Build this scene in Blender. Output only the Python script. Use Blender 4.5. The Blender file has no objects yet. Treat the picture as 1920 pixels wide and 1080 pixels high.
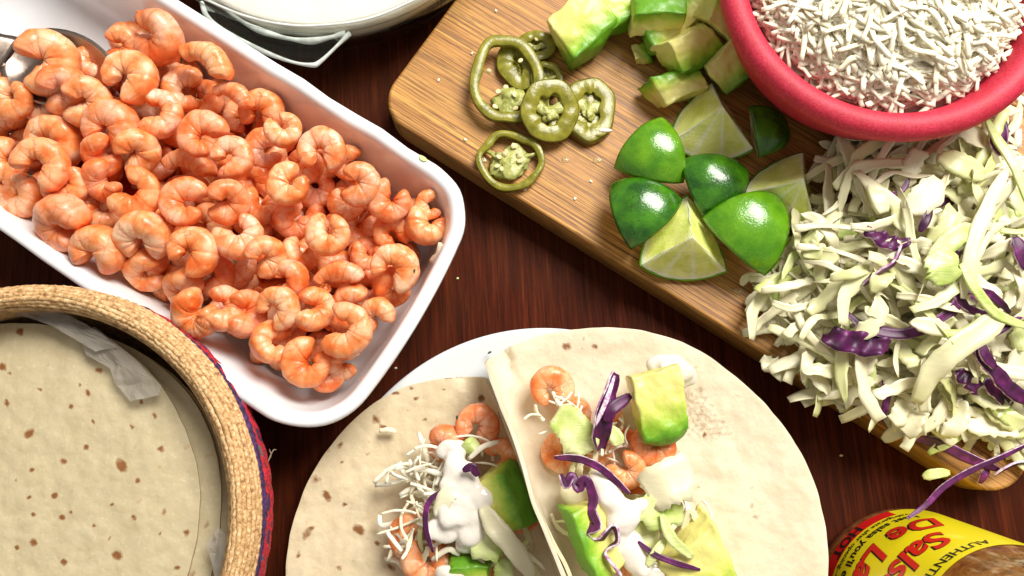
import bpy, math, random
from mathutils import Vector, Matrix, noise
R = math.radians
rnd = random.Random(7)
sc = bpy.context.scene
COL = sc.collection
CM = 0.01                      # everything below is authored in centimetres

# ------------------------------------------------------------------ camera
TILT = R(12.0); DIST = 45.0; FPX = 1507.0          # focal length in photo pixels (1920 wide)
cam_d = bpy.data.cameras.new('camera'); cam = bpy.data.objects.new('camera', cam_d); COL.objects.link(cam)
cam_d.sensor_width = 36.0; cam_d.lens = 36.0 * FPX / 1920.0
cam_d.clip_start = 0.01; cam_d.clip_end = 20.0
CAMP = Vector((0, -DIST * math.sin(TILT), DIST * math.cos(TILT)))
cam.location = CAMP * CM; cam.rotation_euler = (TILT, 0, 0)
sc.camera = cam
FWD = Vector((0, math.sin(TILT), -math.cos(TILT))); UP = Vector((0, math.cos(TILT), math.sin(TILT)))
cam_d.dof.use_dof = False

# ------------------------------------------------------------------ light
w = bpy.data.worlds.new('World'); sc.world = w; w.use_nodes = True
bg = w.node_tree.nodes['Background']; bg.inputs[0].default_value = (1.0, 0.95, 0.88, 1); bg.inputs[1].default_value = 0.30
def area(name, loc, target, size, size_y, power, colr):
    l = bpy.data.lights.new(name, 'AREA'); l.shape = 'RECTANGLE'; l.size = size; l.size_y = size_y
    l.energy = power; l.color = colr
    o = bpy.data.objects.new(name, l); COL.objects.link(o)
    o.location = Vector(loc) * CM
    o.rotation_euler = (Vector(target) - Vector(loc)).to_track_quat('-Z', 'Y').to_euler()
    return o
area('window_light', (80, 104, 164), (0, 0, 0), 1.05, 1.05, 66.0, (1.0, 0.97, 0.91))
sc.view_settings.view_transform = 'Standard'; sc.view_settings.look = 'None'
sc.view_settings.exposure = 0.24; sc.view_settings.gamma = 1.0
sc.cycles.max_bounces = 10; sc.cycles.diffuse_bounces = 4; sc.cycles.transmission_bounces = 8
sc.cycles.caustics_refractive = False; sc.cycles.caustics_reflective = False

# ------------------------------------------------------------------ helpers
def P(px, py, z=0.0):
    """point at height z (cm) that the photo shows at pixel px, py"""
    d = Vector((1, 0, 0)) * ((px - 960) / FPX) + UP * ((540 - py) / FPX) + FWD
    return CAMP + d * ((z - CAMP.z) / d.z)
def Q(v):
    d = v - CAMP; k = d.dot(FWD)
    return 960 + FPX * d.x / k, 540 - FPX * d.dot(UP) / k
def tag(o, label=None, cat=None, group=None, kind=None):
    if label: o['label'] = label
    if cat: o['category'] = cat
    if group: o['group'] = group
    if kind: o['kind'] = kind
    return o
def mesh(name, vs, fs, mats=None, smooth=True, mi=None):
    me = bpy.data.meshes.new(name)
    me.from_pydata([(v[0] * CM, v[1] * CM, v[2] * CM) for v in vs], [], fs)
    if mats:
        for m in (mats if isinstance(mats, (list, tuple)) else [mats]): me.materials.append(m)
    if mi: me.polygons.foreach_set('material_index', mi)
    if smooth: me.polygons.foreach_set('use_smooth', [True] * len(fs))
    me.update(); return me
def attr(me, name, vals):
    a = me.attributes.new(name, 'FLOAT', 'POINT'); a.data.foreach_set('value', vals)
def obj(name, me, loc=(0, 0, 0), parent=None, rot=None):
    o = bpy.data.objects.new(name, me); COL.objects.link(o)
    o.location = Vector(loc) * CM
    if rot is not None:
        if isinstance(rot, Matrix): o.rotation_euler = rot.to_euler()
        else: o.rotation_euler = rot
    if parent: o.parent = parent
    return o
def empty(name, loc, rz=0):
    o = bpy.data.objects.new(name, None); COL.objects.link(o); o.empty_display_size = 0.01
    o.location = Vector(loc) * CM; o.rotation_euler = (0, 0, rz); return o
def sm(a, b, x):
    t = max(0.0, min(1.0, (x - a) / (b - a))); return t * t * (3 - 2 * t)
def nz(v, s=1.0, o=0.0): return noise.noise(Vector((v[0] * s + o, v[1] * s - o, v[2] * s + 2 * o)))
def catmull(pts, n):
    out = []; p = [pts[0] * 2 - pts[1]] + list(pts) + [pts[-1] * 2 - pts[-2]]
    seg = len(pts) - 1
    for i in range(n):
        t = i / (n - 1) * seg; k = min(int(t), seg - 1); t -= k
        a, b, c, d = p[k], p[k + 1], p[k + 2], p[k + 3]
        out.append(0.5 * ((2 * b) + (c - a) * t + (2 * a - 5 * b + 4 * c - d) * t * t + (3 * b - a - 3 * c + d) * t ** 3))
    return out
def lathe(prof, n=128, wob=0.0, close=False, fn=None):
    vs, fs = [], []
    for i in range(n):
        a = 2 * math.pi * i / n
        for (r, z) in prof:
            k = r * (1 + wob * math.sin(3 * a + 1))
            v = [k * math.cos(a), k * math.sin(a), z]
            if fn: v = fn(v, a)
            vs.append(v)
    m = len(prof)
    for i in range(n):
        j = (i + 1) % n
        for q in range(m if close else m - 1):
            q2 = (q + 1) % m
            fs.append((i * m + q, j * m + q, j * m + q2, i * m + q2))
    return vs, fs
def rope(rr, z, rad, ntw, seed, n=520, m=8, amp=.25):
    vs, fs = [], []
    for i in range(n):
        a = 2 * math.pi * i / n; R_ = rr + .06 * nz((math.cos(a) * 6, math.sin(a) * 6, seed), 1, seed); zz = z + .06 * nz((math.cos(a) * 5, math.sin(a) * 5, seed), 1, seed + 9)
        for j in range(m):
            b = 2 * math.pi * j / m; q = rad * (1 + amp * math.cos(2 * b + ntw * a) + .15 * nz((math.cos(a) * 40, math.sin(a) * 40, j), 1, seed))
            vs.append(((R_ + q * math.cos(b)) * math.cos(a), (R_ + q * math.cos(b)) * math.sin(a), zz + q * math.sin(b)))
    for i in range(n):
        for j in range(m): fs.append((i * m + j, ((i + 1) % n) * m + j, ((i + 1) % n) * m + (j + 1) % m, i * m + (j + 1) % m))
    return vs, fs
def smooth_prof(pr, n):
    return [(v.x, v.y) for v in catmull([Vector((a, b, 0)) for a, b in pr], n)]

# ------------------------------------------------------------------ materials
class Mt:
    def __init__(s, name, rough=0.5, col=(0.5, 0.5, 0.5), spread=True, **kw):
        s.m = bpy.data.materials.new(name); s.m.use_nodes = True; s.t = s.m.node_tree
        s.b = s.t.nodes['Principled BSDF']
        s.b.inputs['Roughness'].default_value = rough; s.b.inputs['Base Color'].default_value = (*col, 1)
        for k, v in kw.items(): s.b.inputs[k.replace('_', ' ')].default_value = v
        tc = s.n('ShaderNodeTexCoord'); vm = s.n('ShaderNodeVectorMath', operation='SCALE')
        s.l(tc.outputs['Object'], vm.inputs[0]); vm.inputs[3].default_value = 100.0
        s.oi = s.n('ShaderNodeObjectInfo')
        if spread:
            mu = s.n('ShaderNodeMath', operation='MULTIPLY'); s.l(s.oi.outputs['Random'], mu.inputs[0]); mu.inputs[1].default_value = 60.0
            ad = s.n('ShaderNodeVectorMath', operation='ADD'); s.l(vm.outputs[0], ad.inputs[0]); s.l(mu.outputs[0], ad.inputs[1])
            s.v = ad.outputs[0]
        else: s.v = vm.outputs[0]
    def n(s, t, **kw):
        q = s.t.nodes.new(t)
        for k, v in kw.items(): setattr(q, k, v)
        return q
    def l(s, a, b): s.t.links.new(a, b)
    def noise(s, scale, detail=3, rough=0.55, dist=0.0, stretch=None, rot=0.0):
        q = s.n('ShaderNodeTexNoise'); q.inputs['Scale'].default_value = scale; q.inputs['Detail'].default_value = detail
        q.inputs['Roughness'].default_value = rough; q.inputs['Distortion'].default_value = dist
        v = s.v
        if stretch:
            mp = s.n('ShaderNodeMapping'); s.l(v, mp.inputs[0]); mp.inputs['Rotation'].default_value = (0, 0, rot)
            mp2 = s.n('ShaderNodeMapping'); s.l(mp.outputs[0], mp2.inputs[0]); mp2.inputs['Scale'].default_value = stretch; v = mp2.outputs[0]
        s.l(v, q.inputs['Vector']); return q.outputs['Fac']
    def vor(s, scale, feature='F1', out='Distance', rnd=1.0):
        q = s.n('ShaderNodeTexVoronoi', feature=feature); q.inputs['Scale'].default_value = scale; q.inputs['Randomness'].default_value = rnd
        s.l(s.v, q.inputs['Vector']); return q.outputs[out]
    def attr(s, name):
        q = s.n('ShaderNodeAttribute', attribute_name=name); return q.outputs['Fac']
    def ramp(s, fac, stops, interp='LINEAR'):
        q = s.n('ShaderNodeValToRGB'); cr = q.color_ramp; cr.interpolation = interp
        while len(cr.elements) < len(stops): cr.elements.new(0.5)
        for e, (p, c) in zip(cr.elements, stops):
            e.position = p; e.color = (*c, 1) if not isinstance(c, (int, float)) else (c, c, c, 1)
        s.l(fac, q.inputs[0]); return q.outputs[0]
    def mix(s, fac, a, b, mode='MIX'):
        q = s.n('ShaderNodeMix', data_type='RGBA', blend_type=mode)
        if isinstance(fac, (int, float)): q.inputs[0].default_value = fac
        else: s.l(fac, q.inputs[0])
        for k, x in ((6, a), (7, b)):
            if isinstance(x, tuple): q.inputs[k].default_value = (*x, 1)
            else: s.l(x, q.inputs[k])
        return q.outputs[2]
    def math(s, op, a, b=0.0):
        q = s.n('ShaderNodeMath', operation=op)
        for k, x in ((0, a), (1, b)):
            if isinstance(x, (int, float)): q.inputs[k].default_value = x
            else: s.l(x, q.inputs[k])
        return q.outputs[0]
    def col(s, c): s.l(c, s.b.inputs['Base Color']); return s
    def rgh(s, c): s.l(c, s.b.inputs['Roughness']); return s
    def bump(s, h, strength=0.5, dist=0.05):
        q = s.n('ShaderNodeBump'); q.inputs['Strength'].default_value = strength; q.inputs['Distance'].default_value = dist * CM
        s.l(h, q.inputs['Height'])
        prev = s.b.inputs['Normal'].links
        if prev: s.l(prev[0].from_socket, q.inputs['Normal'])
        s.l(q.outputs[0], s.b.inputs['Normal']); return s
    def sss(s, wgt, rad, scale):
        s.b.inputs['Subsurface Weight'].default_value = wgt; s.b.inputs['Subsurface Radius'].default_value = rad
        s.b.inputs['Subsurface Scale'].default_value = scale * CM; return s

# shrimp: pale flesh, orange-red cracks and edges
k = Mt('shrimp_flesh', 0.26); 
c1 = k.ramp(k.noise(0.9, 3), [(0.32, (0.78, 0.17, 0.030)), (0.46, (0.88, 0.37, 0.14)), (0.61, (0.93, 0.60, 0.39))])
hue = k.ramp(k.oi.outputs['Random'], [(0.0, (1.0, 0.62, 0.34)), (0.25, (1.0, 1.0, 0.95)), (0.5, (1.0, 0.82, 0.60)), (0.75, (1.0, 0.88, 0.95)), (1.0, (0.98, 0.56, 0.42))])
c1 = k.mix(0.75, c1, hue, 'MULTIPLY')
cr = k.ramp(k.vor(1.7, 'DISTANCE_TO_EDGE'), [(0.0, 1.0), (0.045, 0.0)])
msk = k.ramp(k.noise(1.6, 2), [(0.40, 0.0), (0.62, 0.85)])
cr2 = k.math('MULTIPLY', cr, msk)
c2 = k.mix(cr2, c1, (0.62, 0.13, 0.02))
c3 = k.mix(k.math('MULTIPLY', k.attr('tint'), 0.9), c2, (0.78, 0.16, 0.025))
speck = k.ramp(k.noise(9.0, 2), [(0.72, 0.0), (0.76, 0.7)])
k.col(k.mix(speck, c3, (0.55, 0.20, 0.03)))
k.rgh(k.ramp(k.noise(3.0, 3), [(0.35, 0.30), (0.65, 0.58)]))
k.bump(k.noise(2.6, 3), 0.35, 0.08).bump(cr, -0.5, 0.05).sss(0.30, (1.0, 0.28, 0.10), 0.30)
k.b.inputs['Coat Weight'].default_value = 0.15; k.b.inputs['Coat Roughness'].default_value = 0.15
M_SHR = k.m
k = Mt('shrimp_tail', 0.35); k.col(k.ramp(k.noise(4, 3), [(0.35, (0.55, 0.08, 0.02)), (0.7, (0.85, 0.34, 0.10))])); k.bump(k.noise(9, 3), 0.5, 0.04).sss(0.2, (1, .3, .1), .2); M_TAIL = k.m
k = Mt('herb', 0.6, (0.03, 0.04, 0.01)); M_HERB = k.m
# whites
k = Mt('glazed_white', 0.18, (0.80, 0.81, 0.84), spread=False); k.col(k.ramp(k.noise(0.25, 3), [(0.3, (0.80, 0.80, 0.80)), (0.7, (0.84, 0.85, 0.88))])); k.bump(k.noise(0.7, 2), 0.18, 0.12)
k.b.inputs['Coat Weight'].default_value = 0.4; k.b.inputs['Coat Roughness'].default_value = 0.08; M_TRAY = k.m
k = Mt('plate_white', 0.2, (0.72, 0.75, 0.76), spread=False); k.b.inputs['Coat Weight'].default_value = 0.4; M_PLATE = k.m
# mahogany table
k = Mt('dark_mahogany', 0.4, spread=False)
g1 = k.noise(1.0, 6, 0.7, 0.6, (2.6, 0.10, 1), R(-4)); g2 = k.noise(1.0, 4, 0.65, 0.5, (9.0, 0.35, 1), R(-4)); g3 = k.noise(0.12, 3)
c = k.ramp(g1, [(0.30, (0.030, 0.0045, 0.0015)), (0.52, (0.088, 0.0135, 0.004)), (0.75, (0.17, 0.034, 0.009))])
c = k.mix(k.ramp(g2, [(0.38, 0.6), (0.62, 0.0)]), c, (0.018, 0.005, 0.002))
k.col(k.mix(k.ramp(g3, [(0.4, 0.35), (0.62, 0.0)]), c, (0.035, 0.014, 0.006)))
k.rgh(k.ramp(g2, [(0.3, 0.6), (0.7, 0.42)])); k.bump(g2, 0.25, 0.03); k.b.inputs['Specular IOR Level'].default_value = 0.05; M_TABLE = k.m
# bamboo board (object x = along the grain)
def bamboo(name, dark):
    k = Mt(name, 0.48, spread=False)
    a = k.noise(1.0, 5, 0.65, 0.3, (0.05, 2.2, 1.0)); b = k.noise(1.0, 4, 0.7, 0.15, (0.16, 12.0, 1.0)); s_ = k.noise(1.0, 2, 0.5, 0, (0.02, 0.55, 0.3))
    f = k.noise(1.0, 2, 0.5, 0, (0.9, 22.0, 2.0))
    c = k.ramp(a, [(0.28, (0.40, 0.155, 0.026)), (0.5, (0.63, 0.30, 0.058)), (0.72, (0.80, 0.46, 0.12))])
    c = k.mix(k.ramp(b, [(0.40, 0.9), (0.55, 0.0)]), c, (0.13, 0.040, 0.008))
    c = k.mix(k.ramp(s_, [(0.35, 0.5), (0.65, 0.0)]), c, (0.40, 0.19, 0.055))
    c = k.mix(k.ramp(f, [(0.58, 0.0), (0.70, 0.7)]), c, (0.10, 0.030, 0.007))
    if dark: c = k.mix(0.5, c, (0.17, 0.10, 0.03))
    k.col(c); k.bump(b, 0.35, 0.03).rgh(k.ramp(a, [(0.3, 0.42), (0.7, 0.6)])); return k.m
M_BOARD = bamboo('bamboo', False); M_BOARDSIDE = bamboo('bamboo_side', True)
# tortilla
def tort(name, base, warm):
    k = Mt(name, 0.62, spread=False)
    c = k.ramp(k.noise(0.8, 4), [(0.3, base), (0.7, warm)])
    c = k.mix(k.ramp(k.noise(4.5, 3), [(0.56, 0.0), (0.75, 0.18)]), c, (0.85, 0.80, 0.62))
    toast = k.attr('toast'); nzv = k.noise(5.0, 3)
    tt = k.math('ADD', toast, k.math('MULTIPLY', k.math('SUBTRACT', nzv, 0.5), 0.9))
    tt = k.math('MULTIPLY', k.ramp(tt, [(0.22, 0.0), (0.75, 1.0)]), k.ramp(toast, [(0.03, 0.0), (0.12, 1.0)]))
    c = k.mix(tt, c, (0.23, 0.085, 0.018))
    c = k.mix(k.ramp(k.noise(2.0, 2, 0.4), [(0.70, 0.0), (0.76, 0.35)]), c, (0.42, 0.22, 0.07))
    k.col(c); k.bump(k.noise(1.3, 3, .5), 0.6, 0.14).sss(0.12, (1, .6, .35), .25); return k.m
M_TORT = tort('flour_tortilla', (0.62, 0.50, 0.31), (0.70, 0.59, 0.39)); M_TORTR = tort('flour_tortilla_pale', (0.68, 0.58, 0.41), (0.76, 0.67, 0.50))
M_TORT_B = tort('flour_tortilla_basket', (0.50, 0.41, 0.24), (0.56, 0.47, 0.29))
# basket
k = Mt('palm_cord', 0.7); k.col(k.ramp(k.noise(5, 4, .7), [(0.32, (0.22, 0.09, 0.03)), (0.5, (0.60, 0.36, 0.15)), (0.68, (0.82, 0.62, 0.36))])); k.bump(k.noise(14, 3), 0.6, 0.04); M_CORD = k.m
k = Mt('red_yarn', 0.8)
c = k.ramp(k.noise(0.9, 2), [(0.35, (0.05, 0.10, 0.09)), (0.42, (0.50, 0.010, 0.022)), (0.60, (0.60, 0.012, 0.03)), (0.66, (0.04, 0.015, 0.08))]); k.col(k.mix(k.ramp(k.noise(8, 2), [(0.4, 0.6), (0.6, 0.0)]), c, (0.04, 0.01, 0.01))); k.bump(k.noise(14, 3), 0.7, 0.05); M_RED = k.m
k = Mt('purple_yarn', 0.8); k.col(k.ramp(k.noise(5, 2), [(0.4, (0.02, 0.008, 0.04)), (0.65, (0.10, 0.03, 0.14))])); M_PUR = k.m
k = Mt('basket_lining', 0.8, (0.03, 0.02, 0.015)); k.col(k.ramp(k.noise(3, 2), [(0.4, (0.24, 0.13, 0.05)), (0.6, (0.42, 0.26, 0.11))])); M_WEAVE = k.m
k = Mt('wax_paper', 0.32, (0.60, 0.55, 0.48), spread=False); k.b.inputs['Transmission Weight'].default_value = 0.45; k.b.inputs['IOR'].default_value = 1.05; k.b.inputs['Alpha'].default_value = 0.5; k.bump(k.noise(1.5, 4), 0.5, 0.1); M_PAPER = k.m
# bowl
k = Mt('pink_bowl', 0.55, spread=False)
c = k.ramp(k.noise(8, 4), [(0.35, (0.48, 0.007, 0.025)), (0.6, (0.64, 0.026, 0.07))])
k.col(k.mix(k.ramp(k.noise(22, 2), [(0.62, 0.0), (0.72, 0.35)]), k.mix(k.ramp(k.noise(1.2, 4), [(0.4, 0.0), (0.7, 0.5)]), c, (0.40, 0.008, 0.02)), (0.85, 0.30, 0.35))); k.bump(k.noise(18, 3), 0.5, 0.04); M_BOWL = k.m
k = Mt('white_cheese', 0.6); k.col(k.ramp(k.oi.outputs['Random'], [(0.0, (0.90, 0.82, 0.58)), (1.0, (0.93, 0.89, 0.74))])); k.bump(k.noise(6, 2), 0.3, 0.04); M_CHEESE = k.m
# cabbage
k = Mt('white_cabbage', 0.36)
c = k.ramp(k.oi.outputs['Random'], [(0.0, (0.74, 0.68, 0.44)), (0.45, (0.80, 0.75, 0.52)), (0.75, (0.74, 0.72, 0.38)), (1.0, (0.58, 0.63, 0.19))])
c = k.mix(k.ramp(k.noise(0.9, 3), [(0.35, 0.0), (0.7, 0.55)]), c, (0.82, 0.77, 0.54))
k.col(c); k.bump(k.noise(1.2, 3, stretch=(1, 4, 1)), 0.3, 0.06); M_CAB = k.m
k = Mt('green_cabbage', 0.36); k.col(k.ramp(k.noise(0.8, 3), [(0.3, (0.42, 0.55, 0.10)), (0.7, (0.78, 0.80, 0.42))])); k.bump(k.noise(1.6, 3, stretch=(1, 5, 1)), 0.4, 0.08); M_CABG = k.m
k = Mt('purple_cabbage', 0.45); k.col(k.ramp(k.noise(1.4, 3), [(0.3, (0.030, 0.003, 0.025)), (0.55, (0.095, 0.008, 0.075)), (0.75, (0.24, 0.025, 0.19))])); k.bump(k.noise(3, 2), 0.3, 0.05); M_CABP = k.m
k = Mt('purple_cabbage_cut', 0.4); k.col(k.ramp(k.noise(4, 3), [(0.4, (0.40, 0.16, 0.38)), (0.6, (0.80, 0.70, 0.74))])); M_CABC = k.m
# lime
k = Mt('lime_peel', 0.22)
c = k.ramp(k.oi.outputs['Random'], [(0.0, (0.04, 0.16, 0.004)), (1.0, (0.09, 0.30, 0.006))])
c = k.mix(k.ramp(k.noise(0.9, 3), [(0.35, 0.0), (0.7, 0.8)]), c, (0.16, 0.38, 0.008))
pore = k.vor(9.0); c = k.mix(k.ramp(pore, [(0.10, 0.35), (0.3, 0.0)]), c, (0.24, 0.45, 0.03))
k.col(k.mix(k.ramp(k.noise(6, 3, 0.7), [(0.68, 0.0), (0.74, 0.8)]), c, (0.05, 0.035, 0.008))); k.bump(pore, 0.2, 0.04).bump(k.noise(1.6, 3), 0.35, 0.10)
k.b.inputs['Coat Weight'].default_value = 0.3; k.b.inputs['Coat Roughness'].default_value = 0.12; M_PEEL = k.m
k = Mt('lime_peel_dark', 0.25)
c = k.ramp(k.noise(0.9, 3), [(0.35, (0.010, 0.075, 0.003)), (0.7, (0.06, 0.24, 0.005))]); pore = k.vor(9.0)
c = k.mix(k.ramp(pore, [(0.10, 0.3), (0.3, 0.0)]), c, (0.12, 0.28, 0.03))
k.col(k.mix(k.ramp(k.noise(5, 3, 0.7), [(0.62, 0.0), (0.70, 0.8)]), c, (0.03, 0.03, 0.008))); k.bump(pore, 0.2, 0.04).bump(k.noise(1.6, 3), 0.35, 0.10)
k.b.inputs['Coat Weight'].default_value = 0.4; k.b.inputs['Coat Roughness'].default_value = 0.12; M_PEELD = k.m
k = Mt('lime_flesh', 0.2)
seg = k.attr('seg')
c = k.ramp(k.noise(1.0, 4, 0.6, 0.3, (1, 1, 1)), [(0.3, (0.60, 0.68, 0.09)), (0.7, (0.84, 0.86, 0.32))])
c = k.mix(k.ramp(k.noise(9, 2), [(0.5, 0.0), (0.7, 0.4)]), c, (0.82, 0.84, 0.50))
c = k.mix(k.ramp(seg, [(0.0, 0.0), (1.0, 1.0)]), c, (0.86, 0.88, 0.68))
k.col(c); k.bump(k.noise(6, 3), 0.5, 0.06).sss(0.4, (0.8, 1.0, .25), .5); k.b.inputs['Coat Weight'].default_value = 0.4; M_LIME = k.m
# avocado
k = Mt('avocado', 0.42)
g = k.attr('green'); gg = k.math('ADD', g, k.math('MULTIPLY', k.math('SUBTRACT', k.noise(1.6, 4, .65), 0.5), 0.6))
c = k.ramp(gg, [(0.28, (0.74, 0.69, 0.22)), (0.52, (0.60, 0.66, 0.12)), (0.78, (0.30, 0.52, 0.03)), (0.97, (0.13, 0.34, 0.015))])
c = k.mix(k.ramp(k.noise(0.8, 3), [(0.60, 0.0), (0.78, 0.22)]), c, (0.55, 0.42, 0.20))
k.col(c); k.bump(k.noise(1.6, 3), 0.5, 0.12).bump(k.noise(8, 2), 0.2, 0.04).sss(0.15, (0.9, 1, .3), .2); k.b.inputs['Coat Weight'].default_value = 0.08; M_AVO = k.m
# jalapeno
k = Mt('jalapeno_skin', 0.22); k.col(k.ramp(k.noise(1.2, 3), [(0.3, (0.085, 0.080, 0.004)), (0.7, (0.21, 0.185, 0.008))])); k.bump(k.noise(4, 2), 0.2, 0.04); k.b.inputs['Coat Weight'].default_value = 0.4; M_JSKIN = k.m
k = Mt('jalapeno_flesh', 0.28); k.col(k.ramp(k.noise(2, 3), [(0.3, (0.16, 0.15, 0.009)), (0.7, (0.33, 0.30, 0.03))])); k.bump(k.noise(5, 3), 0.4, 0.05).sss(0.3, (.8, 1, .2), .25); M_JFL = k.m
k = Mt('jalapeno_membrane', 0.3); k.col(k.ramp(k.noise(3, 3), [(0.3, (0.30, 0.32, 0.06)), (0.7, (0.55, 0.55, 0.20))])); k.bump(k.noise(5, 3), 0.6, 0.08).sss(0.3, (.9, 1, .4), .2); M_JMEM = k.m
k = Mt('seed', 0.35, (0.80, 0.70, 0.36)); M_SEED = k.m
# crema, glass, metal, jar
k = Mt('crema', 0.16, (0.82, 0.76, 0.67)); k.bump(k.noise(1.6, 3), 0.45, 0.12); k.b.inputs['Coat Weight'].default_value = .5; M_CREMA = k.m
k = Mt('clear_glass', 0.04)
tr_ = k.n('ShaderNodeBsdfTransparent'); tr_.inputs[0].default_value = (0.93, 0.95, 0.92, 1); gl_ = k.n('ShaderNodeBsdfGlossy'); gl_.inputs['Roughness'].default_value = .04; gl_.inputs[0].default_value = (.95, 1, .97, 1)
lw = k.n('ShaderNodeLayerWeight'); lw.inputs[0].default_value = .35; mx_ = k.n('ShaderNodeMixShader')
k.l(k.ramp(lw.outputs['Facing'], [(0.0, 0.012), (0.5, 0.08), (1.0, 0.8)]), mx_.inputs[0]); k.l(tr_.outputs[0], mx_.inputs[1]); k.l(gl_.outputs[0], mx_.inputs[2])
k.l(mx_.outputs[0], k.t.nodes['Material Output'].inputs['Surface']); M_GLASS = k.m
k = Mt('spoon_steel', 0.28, (0.42, 0.33, 0.28), Metallic=1.0); k.rgh(k.ramp(k.noise(3, 3), [(0.3, 0.22), (0.7, 0.36)])); M_STEEL = k.m
k = Mt('salsa_brown', 0.3)
k.col(k.ramp(k.noise(1.8, 4, 0.6), [(0.3, (0.09, 0.022, 0.005)), (0.5, (0.26, 0.085, 0.015)), (0.7, (0.42, 0.19, 0.04))])); k.b.inputs['Coat Weight'].default_value = 1.0; k.b.inputs['Coat Roughness'].default_value = 0.04; k.bump(k.noise(1.6, 3), 0.3, 0.1); M_SALSA = k.m
def flat(name, c, r=0.4):
    k = Mt(name, r, c); k.b.inputs['Coat Weight'].default_value = 0.3; return k.m
M_YEL = flat('label_yellow', (0.88, 0.74, 0.010)); M_LRED = flat('label_red', (0.70, 0.008, 0.010)); M_BLK = flat('label_black', (0.012, 0.010, 0.008))
M_TXR = flat('lettering_red', (0.66, 0.020, 0.012)); M_LID = flat('jar_lid', (0.02, 0.02, 0.02))
M_THR = flat('thread_pale', (0.45, 0.33, 0.25), 0.8)

# ------------------------------------------------------------------ the table
vs = [(x, y, 0) for y in (-60, 60) for x in (-80, 80)]
tag(obj('table_top', mesh('table_top', vs, [(0, 1, 3, 2)], M_TABLE, False)), kind='structure')
tb = obj('table_body', mesh('table_body', [(x, y, z) for z in (-3, -0.4) for y in (-60, 60) for x in (-80, 80)],
    [(0, 2, 3, 1), (4, 5, 7, 6), (0, 1, 5, 4), (2, 6, 7, 3), (0, 4, 6, 2), (1, 3, 7, 5)], M_TABLE, False)); tag(tb, kind='structure')

# ------------------------------------------------------------------ rounded-rect shell
def rrect(hu, hv, rad, n=14, edge=16):
    """outline points, counter-clockwise"""
    pts = []
    cs = [(hu - rad, hv - rad, 0), (-(hu - rad), hv - rad, 90), (-(hu - rad), -(hv - rad), 180), (hu - rad, -(hv - rad), 270)]
    for i, (cx, cy, a0) in enumerate(cs):
        for j in range(n + 1):
            a = R(a0 + 90 * j / n); pts.append((cx + rad * math.cos(a), cy + rad * math.sin(a)))
        nx, ny, na = cs[(i + 1) % 4]; b = R(na)
        e = (nx + rad * math.cos(b), ny + rad * math.sin(b)); s = pts[-1]
        for j in range(1, edge): pts.append((s[0] + (e[0] - s[0]) * j / edge, s[1] + (e[1] - s[1]) * j / edge))
    return pts
def shell(levels, hu, hv, rad, fn=None, capb=True, capt=True):
    """levels: (inset, z); joined rings; caps at both ends"""
    vs, fs = [], []; m = None
    for (ins, z) in levels:
        pts = rrect(hu - ins, hv - ins, max(0.3, rad - ins * 0.85)); m = len(pts)
        for (x, y) in pts:
            v = (x, y, z)
            if fn: v = fn(v, ins)
            vs.append(v)
    for a in range(len(levels) - 1):
        for i in range(m):
            j = (i + 1) % m; fs.append((a * m + i, a * m + j, (a + 1) * m + j, (a + 1) * m + i))
    if capb: fs.append(tuple(range(m))[::-1])
    if capt: fs.append(tuple(range((len(levels) - 1) * m, len(levels) * m)))
    return vs, fs

# ------------------------------------------------------------------ cutting board
BT = 2.3
A = P(700, 203, BT); B = P(1889, 950, BT)
ang = math.atan2(B.y - A.y, B.x - A.x); ux = Vector((math.cos(ang), math.sin(ang), 0)); uy = Vector((-math.sin(ang), math.cos(ang), 0))
BL = (B - A).length; BW = 27.0
cen = A + ux * BL / 2 + uy * BW / 2; cen.z = 0
lv = [(0.22, 0.0), (0.03, 0.10), (0.0, 0.3), (0.0, BT - 0.22), (0.05, BT - 0.07), (0.18, BT)]
vs, fs = shell(lv, BL / 2, BW / 2, 2.0)
nf = len(fs); mi = [0] * nf
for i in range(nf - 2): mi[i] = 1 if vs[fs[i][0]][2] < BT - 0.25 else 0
me = mesh('cutting_board', vs, fs, [M_BOARD, M_BOARDSIDE], True, mi)
me.polygons[nf - 1].use_smooth = False
board = obj('cutting_board', me, cen, rot=(0, 0, ang))
tag(board, 'bamboo cutting board with rounded corners under the limes, jalapeno rings and cabbage', 'cutting board')

# ------------------------------------------------------------------ white tray
TZ = 5.0
a0 = P(330, 5, TZ); a1 = P(640, 203, TZ); ta = math.atan2(a1.y - a0.y, a1.x - a0.x)
tu = Vector((math.cos(ta), math.sin(ta), 0)); tv = Vector((-math.sin(ta), math.cos(ta), 0))
endp = P(832, 500, TZ).dot(tu); up_v = (a0.dot(tv) + a1.dot(tv)) / 2 + .25; lo = P(200, 575, TZ).dot(tv)
TW = up_v - lo; TL = 34.0
tc = tu * (endp - TL / 2) + tv * (up_v + lo) / 2; tc.z = 0
def twave(v, ins):
    x, y, z = v
    x += ((6.5 - y) * .02 + .5 * max(0, 1 - ((y + 1.5) / 6) ** 2)) * sm(4, TL / 2, x)
    v = (x, y, z)
    if z > 3.5 and ins < 1.6:
        k = -0.05 * math.sin(x * 1.15 + y * 0.8) - 0.04 * math.sin(x * 2.3 - y * 1.7)
        return (x, y + k * 0.7, z + 0.6 * k * (z - 3.5) / 1.5)
    return v
lv = [(2.3, 0.0), (2.0, 0.12), (1.75, 0.6), (0.55, 4.3), (0.22, 4.62), (0.02, 4.82), (0.06, 4.97), (0.22, 5.05), (0.5, 5.04), (0.68, 4.95), (0.78, 4.75), (0.92, 4.3), (1.25, 3.2), (1.75, 1.5), (2.1, 0.9), (2.6, 0.62), (3.4, 0.55), (5.0, 0.55)]
vs, fs = shell(lv, TL / 2, TW / 2, 3.4, twave)
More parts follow.
